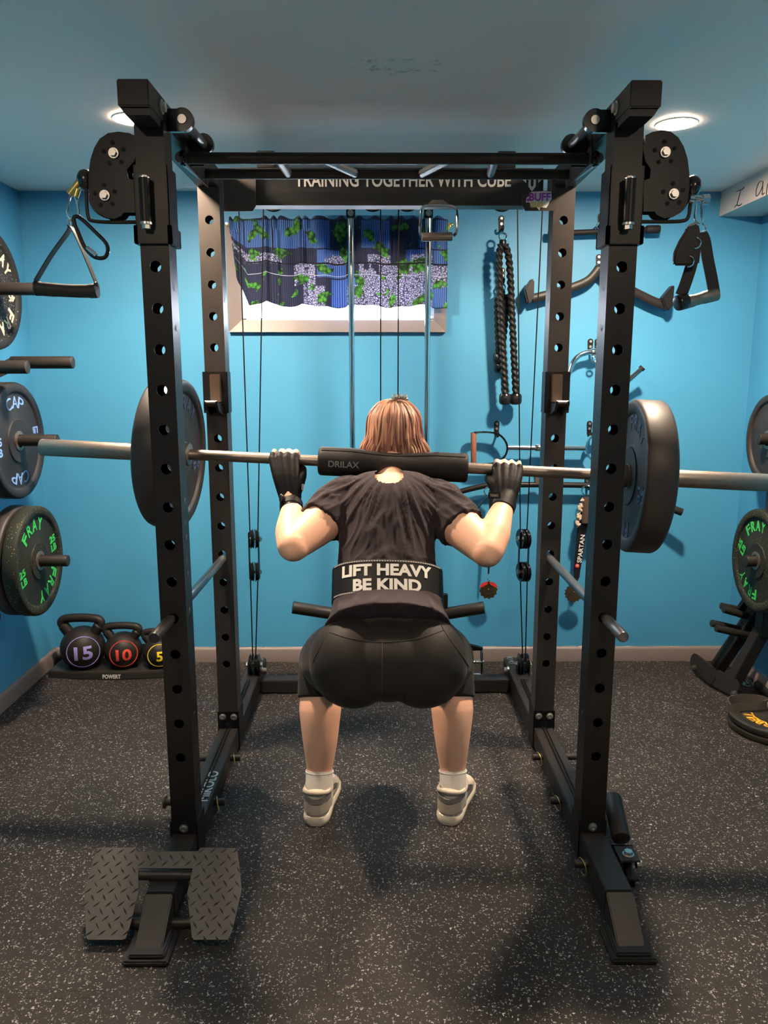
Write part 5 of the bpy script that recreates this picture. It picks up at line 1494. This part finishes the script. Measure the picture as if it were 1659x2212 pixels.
BAR_R = .0172
def hand(mb, s, grow=0.0, fingers=True, glove=False):
    B = hb_[s]; W_ = wr_[s]; d = BD * (1 if s < 0 else -1)       # d points to the thumb side (towards the neck)
    back = V((0, -1, 0)); back = (back - BD * back.dot(BD)).normalized(); upv = BD.cross(back)
    if upv.z < 0: upv = -upv
    # palm, from wrist to the knuckles behind the bar
    K0 = B + back * (BAR_R + .010) + upv * .002
    for f_, off in enumerate((-.033, -.011, .011, .033)):       # little .. index
        kn_ = K0 + d * off + upv * (.004 if f_ in (1, 2) else 0)
        base = W_ + d * (off * .55) + (K0 - W_) * .18
        mid = base.lerp(kn_, .55) + back * .006
        r0 = (.0125, .0135, .014, .0135)[f_] + grow
        mb.limb([base, mid, kn_], [r0 + .002, r0 + .001, r0 - .001], n=12, k=3)
        if fingers:
            r1 = (.0078, .0088, .0092, .0088)[f_] + grow; RR = BAR_R + r1 - grow * .6 + .0005
            a1 = (-60, -85, -90, -80)[f_] if not glove else 146
            pts = []; a0 = 168
            nst = 9 if not glove else 4
            for i in range(nst):
                a = radians(a0 + (a1 - a0) * i / (nst - 1)); pts.append(B + d * (off + off * .02 * i) + back * (-cos(a) * -1 * -RR if False else -RR * cos(a)) + upv * (RR * sin(a)))
            pts[0] = kn_
            mb.limb(pts, [r1 + .0015] + [r1 * (1 - .02 * i) for i in range(1, nst)], n=12, k=2)
    # heel of the palm
    mb.limb([W_ + (K0 - W_) * .05, W_.lerp(K0, .5) + d * .004, K0 - upv * .016], [.0265 + grow, .027 + grow, .022 + grow], n=16, k=3, flat=.62, side=BD)
    # thumb from the side of the palm, under the bar
    tb = [W_.lerp(K0, .30) + d * .026, W_.lerp(K0, .62) + d * .047, B + d * .056 - upv * (BAR_R + .012) + back * .006, B + d * .046 - upv * (BAR_R + .008) - back * .020, B + d * .030 - upv * .008 - back * (BAR_R + .012)]
    rt = [.0125 + grow, .0125 + grow, .0115 + grow, .0105 + grow, .009]
    if glove: tb, rt = tb[:3], rt[:3]
    mb.limb(tb, rt, n=12, k=4)

body = MB()
torso(body, -.010)
body.limb([(.042, 2.395, 1.10), (.043, 2.43, 1.15), (.044, 2.465, 1.20)], [.060, .055, .056], n=24)           # neck
HC = V((.046, 2.50, 1.232)); tilt = Matrix.Rotation(radians(-6), 3, 'X')
body.ell(HC + V((0, 0, .018)), (.074, .092, .098), tilt, 32, 22)                                               # skull
body.ell(HC + V((0, .028, -.045)), (.056, .066, .066), tilt, 28, 18)                                           # jaw
body.ell(HC + V((0, .088, -.092)), (.022, .016, .016))                                                         # chin
body.limb([HC + V((0, .094, .012)), HC + V((0, .108, -.012)), HC + V((0, .116, -.032))], [.007, .009, .013], n=12, k=3)   # nose
for s in (-1, 1):
    body.ell(HC + V((s * .013, .102, -.036)), (.008, .010, .007)); body.ell(HC + V((s * .040, .072, -.020)), (.024, .024, .020))
    body.ell(HC + V((s * .032, .083, .028)), (.026, .016, .009))                                               # brow
    body.ell(HC + V((s * .077, .012, -.010)), (.008, .018, .030), Matrix.Rotation(s * .25, 3, 'Z'))            # ear
    body.ell(HC + V((0, .094, -.060 if s < 0 else -.071)), (.023, .010, .0062))                                # lips
for s in (-1, 1):
    # arms
    S_, E_, W_ = sh[s], el[s], wr_[s]
    body.limb([V((.038 + s * .06, 2.355, 1.045)), S_, S_.lerp(E_, .45) + V((0, -.004, -.006)), E_], [.055, .063, .063, .047], n=24, k=6)
    body.limb([E_ + V((0, -.004, .0)), E_.lerp(W_, .30) + V((s * .004, .004, .004)), E_.lerp(W_, .7), W_, W_.lerp(hb_[s], .25)], [.047, .048, .038, .0285, .026], n=24, k=5)
    body.ell(E_ + V((s * .004, -.020, -.014)), (.026, .026, .026))
    hand(body, s)
    # legs
    H_, K_, A_ = hip[s], kn[s], an[s]
    body.limb([H_, H_.lerp(K_, .5) + V((s * .02, 0, .0)), K_], [.115, .098, .068], n=28, k=6)
    body.limb([K_ + V((0, 0, .0)), K_.lerp(A_, .16) + V((s * .002, -.018, 0)), K_.lerp(A_, .36) + V((s * .002, -.032, 0)), K_.lerp(A_, .60) + V((0, -.022, 0)), K_.lerp(A_, .84) + V((0, -.004, 0)), A_],
              [.066, .067, .0695, .058, .043, .041], n=28, k=6)
    ta = {-1: radians(2), 1: radians(-14)}[s]
    fd = V((-sin(ta), cos(ta), 0)) if s < 0 else V((sin(-ta), cos(ta), 0))
    body.limb([A_ + fd * -.035 + V((0, 0, -.045)), A_ + fd * .05 + V((0, 0, -.045)), A_ + fd * .15 + V((0, 0, -.06))], [.034, .036, .024], n=16, k=4)
    body.ell(LXB, (.01,) * 3) if False else None
for s in (-1, 1): body.ell((LX + s * .095, 2.015, .655), (.112, .126, .118), None, 28, 18)
me = off_m(remesh(body, .0045, 5, name='body'))
bo_ = link('body', me, SKIN, lifter)
bm2 = MB()
for s in (-1, 1): bm2.ell(HC + V((s * .032, .082, .012)), (.0125,) * 3, n=14, m=10)
q = MB()
for s in (-1, 1): q.cut().ell(HC + V((s * .032, .0855, .012)), (.0115,) * 3, n=14, m=10)
q.build('eye', EYE, bo_)
IRIS = mat('brown_iris', (0.06, 0.03, 0.018), .2)
q = MB()
for s in (-1, 1): q.cut().ell(HC + V((s * .032, .0935, .012)), (.0052, .0040, .0052), n=14, m=10)
q.build('iris', IRIS, bo_)

# ------------------------------------------------------------------ shorts, knee sleeves
shp = MB()
torso(shp, -.003, 0, 3)
for s in (-1, 1):
    shp.ell((LX + s * .095, 2.005, .652), (.1235, .138, .128), None, 32, 22)
    H_, K_ = hip[s], kn[s]
    shp.limb([H_, H_.lerp(K_, .36) + V((s * .018, 0, .0)), H_.lerp(K_, .66) + V((s * .014, 0, .0))], [.120, .110, .092], n=32, k=6, ends=(True, False))
shp.ell((LX, 1.985, .665), (.125, .126, .112), None, 32, 20)
shp.ell((LX, 1.995, .635), (.10, .118, .088), None, 32, 20)
me = off_m(remesh(shp, .005, 14, name='shorts')); so_ = link('shorts', me, SHORTS, lifter)
def bvh_of(o):
    b = bmesh.new(); b.from_mesh(o.data); t = BVHTree.FromBMesh(b); b.free(); return t
def on_surface(o, tree, px, py, lift=.0008):
    org = V(CC) - world_of(o); d = V(_ray(px, py)).normalized()
    h = tree.ray_cast(org, d)
    return (h[0] + world_of(o) + h[1] * lift) if h[0] is not None else None
def seam_line(o, pts, r, name, m, parent):
    tr = bvh_of(o); P = [on_surface(o, tr, p.x, p.y) for p in catmull([V((x, y, 0)) for x, y in pts], 8)]
    P = [p for p in P if p is not None]
    if len(P) > 3: return MB().tube(P, r, 6).build(name, m, parent)
for pts in ([(712, 1366), (760, 1380), (826, 1387), (900, 1380), (958, 1362)], [(826, 1388), (826, 1430), (826, 1500)], [(935, 1312), (958, 1360), (1000, 1420), (1012, 1440)], [(722, 1318), (706, 1366), (676, 1430)]):
    seam_line(so_, pts, .0011, 'seam', SEAM, so_)
for s in (-1, 1):
    K_, A_, H_ = kn[s], an[s], hip[s]
    mb = MB().limb([H_.lerp(K_, .74) + V((s * .010, 0, 0)), K_.lerp(H_, .06) + V((0, .002, .006)), K_ + V((0, .004, -.016)), K_.lerp(A_, .16) + V((s * .002, -.020, 0)), K_.lerp(A_, .27) + V((s * .002, -.029, 0))], [.089, .084, .082, .077, .0765], n=32, k=6, ends=(False, False))
    me = off_m(remesh(mb, .005, 4, name='knee_sleeve')); link('knee_sleeve', me, SHORTS, lifter)

# ------------------------------------------------------------------ shirt with folds
st_ = MB()
torso(st_, .004, 0, 9, src=[((.025, 2.030, .715), .174, .150), ((.025, 2.075, .750), .160, .116), ((.024, 2.125, .79), .148, .106)] + spine[3:])
st_.limb([(-.01, 2.39, 1.05), (.038, 2.415, 1.07), (.086, 2.385, 1.045)], [.050, .048, .050], n=24)
for s in (-1, 1):
    S_, E_ = sh[s], el[s]
    st_.limb([V((.038 + s * .06, 2.36, 1.045)), S_ + V((0, 0, .002)), S_.lerp(E_, .50) + V((0, -.004, -.006))], [.062, .071, .0735], n=32, k=6, ends=(True, False))
    st_.ell((.033 + s * .105, 2.285, 1.005), (.060, .075, .085))
me = remesh(st_, .005, 6, name='shirt')
sdir = V((0, .53, .85)).normalized(); s_top = V((.04, 2.37, 1.09)).dot(sdir); s_belt = V((.024, 2.13, .835)).dot(sdir)
def ridge(x, y, z=0.0): return (1 - min(1, abs(noise.noise(V((x, y, z)))) * 2.6)) ** 2
for v in me.vertices:
    p = v.co.copy(); n_ = v.normal
    dn_ = s_top - p.dot(sdir); dx = p.x - .038
    ph = atan2(dx, max(dn_, .01) + .05); rho = sqrt(dx * dx + (dn_ + .05) ** 2)
    wb = max(0, min(1, (-n_.y + .25) * 1.6)) * max(0, min(1, (rho - .07) / .06))
    up_ = max(0, min(1, (p.dot(sdir) - s_belt) / .05))
    h = .0016 * noise.noise(V((p.x * 40, p.y * 25, p.z * 22)))
    h += wb * up_ * (.0075 * ridge(ph * 5.5 + .4, rho * 4.0, 1.7) + .0045 * ridge(ph * 11, rho * 9, 5.1) - .004)
    ub = math.exp(-((p.dot(sdir) - s_belt - .035) / .045) ** 2)
    sl = p.dot(sdir) + .35 * abs(dx) + .06 * noise.noise(V((p.x * 9, 4, 0)))
    h += wb * ub * (.009 * ridge(p.x * 6 + 2, sl * 26, 3.3) - .003)
    arm = max(0, min(1, (abs(dx) - .15) / .05))
    h += arm * .0045 * (ridge(p.x * 14, p.z * 12 + p.y * 16, 8.8) - .4)
    low = max(0, min(1, (s_belt - .06 - p.dot(sdir)) / .03))
    h += low * .004 * (ridge(p.x * 16, p.dot(sdir) * 9, 6.1) - .4)
    v.co = p + n_ * h
me.update()
# open neckline under the pad
bmh = bmesh.new(); bmh.from_mesh(me)
def prj(p):
    q = p - V(CC); zz = q.dot(V(FW)); return 829.5 + FPX * q.dot(V(RT)) / zz, 1106 - FPX * q.dot(V(UP)) / zz
kill = []
for v in bmh.verts:
    x_, y_ = prj(v.co)
    if ((x_ - 841) / 29) ** 2 + ((y_ - 1026) / 17) ** 2 < 1 and v.normal.y < .3: kill.append(v)
bmesh.ops.delete(bmh, geom=kill, context='VERTS'); bmh.to_mesh(me); bmh.free()
shirt_o = link('shirt', off_m(me), SHIRT, lifter)
# collar band
COLP = catmull([at(x, y, Y) for x, y, Y in ((806, 1024, 2.365), (812, 1036, 2.350), (826, 1044, 2.343), (842, 1046, 2.341), (858, 1042, 2.343), (870, 1034, 2.350), (876, 1022, 2.365))], 5)

# ------------------------------------------------------------------ lifting belt
def spt(f):
    # point and axes on the spine at height z
    C = catmull([s[0] for s in spine], 8)
    for i in range(len(C) - 1):
        if C[i].z <= f <= C[i + 1].z:
            k = (f - C[i].z) / (C[i + 1].z - C[i].z); c = C[i].lerp(C[i + 1], k); t = (C[i + 1] - C[i]).normalized(); return c, t
bc, bt = spt(.812)
bt = V((0, .53, .85)).normalized()
bu = V((1, 0, -.02)).normalized(); bv = bt.cross(bu).normalized()       # bv points down/forward or back?
if bv.y > 0: bvb = -bv
else: bvb = bv
BA, BB, BH = .155, .128, .1005
def belt_pt(a, h, out=0.0):
    """a = arc angle from the middle of the back (to the right), h along the spine"""
    tp = 1 - .10 * h / BH * .0
    c_, s_ = sin(a), cos(a); e = 2 / 2.5
    return bc + bu * ((BA + out) * math.copysign(abs(c_) ** e, c_)) + bvb * ((BB + out) * math.copysign(abs(s_) ** e, s_)) + bt * h
belt = MB(); n = 96
rings = []
for h, o in ((-BH / 2, 0), (-BH / 2 + .003, .0035), (BH / 2 - .003, .0035), (BH / 2, 0), (BH / 2, -.006), (-BH / 2, -.006)):
    rings.append([belt_pt(2 * pi * k / n, h, o + .002) for k in range(n)])
belt.loft(rings, caps=False, closed=True)
be = belt.build('lifting_belt', BELTM, lifter)
# arc length table
tab = []; L_ = 0; prev = None
for i in range(400):
    a = -1.5 + 3.0 * i / 399; p = belt_pt(a, 0, .006)
    if prev is not None: L_ += (p - prev).length
    tab.append((L_, a)); prev = p
Lm = min(tab, key=lambda q: abs(q[1]))[0]
def arc_of(x):
    x += Lm
    for i in range(1, len(tab)):
        if tab[i][0] >= x: return tab[i - 1][1] + (tab[i][1] - tab[i - 1][1]) * (x - tab[i - 1][0]) / (tab[i][0] - tab[i - 1][0])
    return tab[-1][1]
def bwarp(dx, dh): return lambda x, y, z: belt_pt(arc_of(x + dx), y + dh, .0060 + z)
mb = MB(); text_geo(mb, 'LIFT HEAVY', None, (1, 0, 0), (0, 0, 1), .262, .034, .040, .0008, warp=bwarp(-.003, .0185)); text_geo(mb, 'BE KIND', None, (1, 0, 0), (0, 0, 1), .190, .034, .040, .0008, warp=bwarp(-.002, -.0235))
mb.build('lettering', BELTTXT, be)
mb = MB()
for h in (BH / 2 - .0065, -BH / 2 + .0065):
    mb.cut()
    for k in range(-24, 25):
        a0 = arc_of(k * .0072 - .0026); a1 = arc_of(k * .0072 + .0026)
        P = [belt_pt(a0, h - .0018, .0058), belt_pt(a1, h - .0018, .0058), belt_pt(a1, h + .0018, .0058), belt_pt(a0, h + .0018, .0058)]
        Q = [belt_pt(a0, h - .0018, .0068), belt_pt(a1, h - .0018, .0068), belt_pt(a1, h + .0018, .0068), belt_pt(a0, h + .0018, .0068)]
        mb.add(P + Q, [(4, 5, 6, 7), (0, 1, 5, 4), (1, 2, 6, 5), (2, 3, 7, 6), (3, 0, 4, 7)])
mb.build('stitching', STITCH, be)

# ------------------------------------------------------------------ gloves and watch
for s in (-1, 1):
    gl = MB(); hand(gl, s, grow=.0032, glove=True)
    W_ = wr_[s]; dn = (el[s] - W_).normalized()
    gl.limb([W_ - dn * .035, W_ + dn * .006, W_ + dn * .026], [.0315, .0325, .0315], n=24, k=3, ends=(True, False))
    me = off_m(remesh(gl, .0032, 2, name='glove')); g_ = link('glove', me, GLOVE, lifter)
    # wrist strap with a printed tab
    mb = MB(); rings = []
    u, v = frame_for(dn)
    for h, r_ in ((-.002, .0345), (.0, .036), (.024, .0355), (.026, .034)):
        rings.append([W_ + dn * h + u * (r_ * cos(2 * pi * k / 36)) + v * (r_ * sin(2 * pi * k / 36)) for k in range(36)])
    mb.loft(rings); sp_ = mb.build('wrist_strap', GLOVE, g_)
    tc = at(1078 if s > 0 else 652, 1070 if s > 0 else 1052, W_.y - .036)
    if s > 0:
        mb = MB(); a = at(1068, 1070, W_.y - .035)
        mb.box(a, (.036, .004, .020)); mb.build('strap_tab', BLACKG, g_, bevel=.0015)
        mb = MB(); text_geo(mb, 'TRIMAX', a + V((-.001, -.0022, 0)), (1, 0, 0), (0, 0, 1), .026, .008, .02, .0003); mb.build('lettering', PADGREY, g_)
    else:
        MB().box(at(654, 1052, W_.y - .020), (.006, .018, .018)).build('strap_tab', PADGREY, g_, bevel=.001)
W_ = wr_[-1]; dn = (el[-1] - W_).normalized(); u, v = frame_for(dn); wc = W_ + dn * .030
mb = MB(); rings = []
for h, r_ in ((-.010, .0305), (-.009, .0325), (.009, .034), (.010, .032)):
    rings.append([wc + dn * h + u * (r_ * cos(2 * pi * k / 36)) + v * (r_ * sin(2 * pi * k / 36)) for k in range(36)])
mb.loft(rings); wt = mb.build('wristwatch', BLACKG, lifter)
mb = MB(); f_ = at(609, 1077, 2.315); mb.ell(f_, (.009, .017, .017)); mb.build('watch_case', BLACKG, wt)

# ------------------------------------------------------------------ socks and shoes
for s in (-1, 1):
    A_ = an[s]; K_ = kn[s]
    ta = {-1: radians(-5), 1: radians(-17)}[s]; fd = V((-sin(ta), cos(ta), 0)); sd = V((fd.y, -fd.x, 0))
    top = K_.lerp(A_, .86) + V((0, -.004, 0))
    mb = MB().limb([top, K_.lerp(A_, .93) + V((0, -.003, 0)), A_ + V((0, -.004, -.01)), A_ + fd * .0 + V((0, 0, -.045))], [.0445, .0445, .0445, .046], n=28, k=5, ends=(False, True))
    sk = mb.build('sock', SOCK, lifter)
    MB().ring(top + V((0, 0, -.006)), (A_ - top), .0435, .0035, 30, 8).build('sock_cuff', SOCK, sk)
    # little coloured embroidery on the sock
    em = MB(); ctr = A_ + V((0, -.046, -.014))
    for k in range(5):
        em.cut(); p = ctr + V((-.018 + .009 * k, .0025 * abs(k - 2) ** 1.6, .004 * sin(k * 2.1))); em.ell(p, (.0045, .0012, .0035), n=10, m=6)
    em.build('embroidery_print', mat('pastel_thread', (0.45, 0.42, 0.40) if s < 0 else (0.52, 0.36, 0.33), .8), sk)
    hc = A_ + V((0, 0, -A_.z))                       # floor point under the ankle
    # outline of the shoe, heel to toe
    sec = [(-.084, .021), (-.076, .033), (-.055, .0415), (-.02, .043), (.03, .043), (.08, .050), (.12, .053), (.155, .048), (.18, .034), (.192, .016)]
    def loop(z, g, zt=None):
        L_ = []
        for x, w_ in sec: L_.append(hc + fd * x + sd * (w_ + g) + V((0, 0, z)))
        for x, w_ in sec[::-1]: L_.append(hc + fd * x - sd * (w_ + g) + V((0, 0, z)))
        return L_
    mb = MB(); mb.loft([loop(.001, -.006), loop(.004, -.001), loop(.014, .002), loop(.026, .001), loop(.031, -.003)])
    shoe = mb.build('shoe', SOLE, lifter, sharp=50)
    # knit upper : rings along the foot, open collar
    up = MB(); rings = []
    prof = [(-.0815, .016, .036, .098), (-.073, .031, .034, .106), (-.052, .040, .034, .108), (-.02, .040, .036, .104), (.02, .042, .034, .098), (.06, .046, .032, .088), (.10, .050, .032, .072), (.14, .047, .032, .058), (.17, .032, .032, .046), (.188, .012, .032, .038)]
    for x, w_, z0, z1 in prof:
        rg = []
        for k in range(24):
            a = 2 * pi * k / 24; c_, s_ = cos(a), sin(a); zz = (z0 - .016 + z1) / 2; hz = (z1 - z0 + .016) / 2
            rg.append(hc + fd * x + sd * (w_ * math.copysign(abs(c_) ** .75, c_)) + V((0, 0, zz + hz * math.copysign(abs(s_) ** .8, s_))))
        rings.append(rg)
    up.loft(rings)
    u_ = up.build('knit_upper', SHOE, shoe, sharp=60)
    # padded grey collar and heel counter band
    col = MB(); P = []
    for x, w_, z in ((-.078, .0, .112), (-.070, .026, .110), (-.045, .0385, .102), (-.01, .041, .094), (.035, .034, .104), (.052, .0, .112)):
        P.append(hc + fd * x + sd * w_ + V((0, 0, z)))
    for x, w_, z in ((.035, .034, .104), (-.01, .041, .094), (-.045, .0385, .102), (-.070, .026, .110)):
        P.append(hc + fd * x - sd * w_ + V((0, 0, z)))
    col.tube(catmull(P, 5, closed=True), .0075, 12, closed=True); col.build('collar', SHOE, shoe)
    hl = MB(); P = []
    for x, w_ in ((-.030, -.0425), (-.060, -.036), (-.080, -.018), (-.0845, 0), (-.080, .018), (-.060, .036), (-.030, .0425)):
        P.append(hc + fd * x + sd * w_ + V((0, 0, .085 + .004 * abs(w_) / .04)))
    hl.strip(catmull(P, 5), .015, .006, (0, 0, 1)); hl.build('heel_band', SHOEG, shoe, sharp=60)
    hl = MB(); P = [p - V((0, 0, .028)) for p in P]
    hl.strip(catmull(P, 5), .034, .005, (0, 0, 1)); hl.build('heel_counter', SHOE, shoe, sharp=60)
    MB().strip(catmull([hc + fd * .02 + sd * (.044 if s > 0 else .043) + V((0, 0, .085)), hc + fd * .05 + sd * .046 + V((0, 0, .07)), hc + fd * .08 + sd * .047 + V((0, 0, .052))], 4), .016, .004, (.2, .2, 1)).build('side_panel', SHOEG, shoe)

# ------------------------------------------------------------------ hair
def hair_mat():
    m = mat('auburn_hair', (0.3, 0.13, 0.09), 0.5); nt = m.node_tree; L = nt.links; b = nt.nodes['Principled BSDF']
    at_ = nt.nodes.new('ShaderNodeAttribute'); at_.attribute_name = 'tone'
    r = nt.nodes.new('ShaderNodeValToRGB'); e = r.color_ramp.elements
    e[0].position = .0; e[0].color = (0.06, 0.020, 0.018, 1); e[1].position = 1.0; e[1].color = (0.62, 0.36, 0.22, 1)
    q = r.color_ramp.elements.new(.45); q.color = (0.27, 0.105, 0.080, 1)
    L.new(at_.outputs['Fac'], r.inputs['Fac']); L.new(r.outputs['Color'], b.inputs['Base Color'])
    b.inputs['Specular IOR Level'].default_value = .35
    return m
HAIR = hair_mat()
rnd = random.Random(11)
hc0 = HC + V((.003, -.008, .012))
cap = MB(); cap.ell(hc0 + V((0, -.002, .006)), (.083, .101, .097), tilt, 36, 24)
cap.ell(hc0 + V((0, -.018, -.045)), (.082, .082, .075), None, 30, 18)
me = off_m(remesh(cap, .006, 4, name='hair'))
# cut the face free: drop the cap's front lower vertices
bmh = bmesh.new(); bmh.from_mesh(me); wo = world_of(lifter)
kill = [v for v in bmh.verts if (v.co + wo - HC).y > .052 and (v.co + wo - HC).z < .062]
bmesh.ops.delete(bmh, geom=kill, context='VERTS'); bmh.to_mesh(me); bmh.free()
a_ = me.attributes.new('tone', 'FLOAT', 'POINT'); a_.data.foreach_set('value', [.30] * len(me.vertices))
hair = link('hair', me, HAIR, lifter)
st = MB(); crown = hc0 + V((.010, -.004, .099)); tones = []
for i in range(820):
    ph = rnd.uniform(-pi * .74, pi * .74) if i > 140 else rnd.uniform(-1.3, 1.3)      # 0 = back of the head
    dx, dy = sin(ph), -cos(ph)
    lift = rnd.uniform(-.002, .009)
    st0 = crown + V((rnd.uniform(-.030, .030), rnd.uniform(-.02, .03), rnd.uniform(-.010, .001)))
    front = max(0, -cos(ph))
    endz = rnd.uniform(-.125, -.085) + .02 * front + (.01 if abs(dx) > .8 else 0)
    wv = rnd.uniform(-.16, .16); pts = [st0]
    for t in (.25, .5, .75, 1.0):
        th_ = t * 1.50; a_ = ph + wv * t * sin(t * 3.2)
        ex, ey = sin(a_), -cos(a_)
        rr = sin(min(th_, 1.45)) ** .9
        z_ = .101 * cos(th_) if t < .9 else -.015
        pts.append(hc0 + V((ex * (.082 + lift) * rr + rnd.uniform(-.003, .003), ey * (.102 + lift) * rr, z_)))
    fl = rnd.uniform(.92, 1.16)
    pts.append(hc0 + V((dx * .095 * fl + rnd.uniform(-.008, .008), dy * .100 * min(fl, 1.0), -.06)))
    pts.append(hc0 + V((dx * .095 * fl * rnd.uniform(.86, 1.08) + rnd.uniform(-.012, .012), dy * .088, endz)))
    P = catmull(pts, 3); r0 = rnd.choice((.0012, .0018, .0026, .0034))
    n0 = len(st.v)
    st.tube(P, [r0 * (.45 + 1.0 * sin(pi * min(1, .12 + .88 * k / (len(P) - 1)))) + .0002 for k in range(len(P))], 5)
    tn = min(1, max(0, rnd.gauss(.56, .25))); tones += [tn] * (len(st.v) - n0)
me = st.mesh('hair_strands', world_of(hair)); a_ = me.attributes.new('tone', 'FLOAT', 'POINT'); a_.data.foreach_set('value', tones)
link('hair_strands', me, HAIR, hair)
# small claw clip with pale teeth on the crown
mb = MB(); cc = at(862, 862, 2.45)
CLIP = mat('pearly_clip', (0.35, 0.30, 0.26), .3, .6)
mb.limb([cc + V((-.026, 0, -.004)), cc + V((0, 0, .004)), cc + V((.024, 0, 0))], [.005, .006, .005], n=10)
for k in range(7):
    x = -.022 + k * .0075; mb.limb([cc + V((x, 0, .002)), cc + V((x + .001, -.006, .012 + .003 * (k % 2))), cc + V((x, -.012, .004))], [.0022, .0026, .0015], n=8, k=2)
mb.build('hair_clip', CLIP, hair)
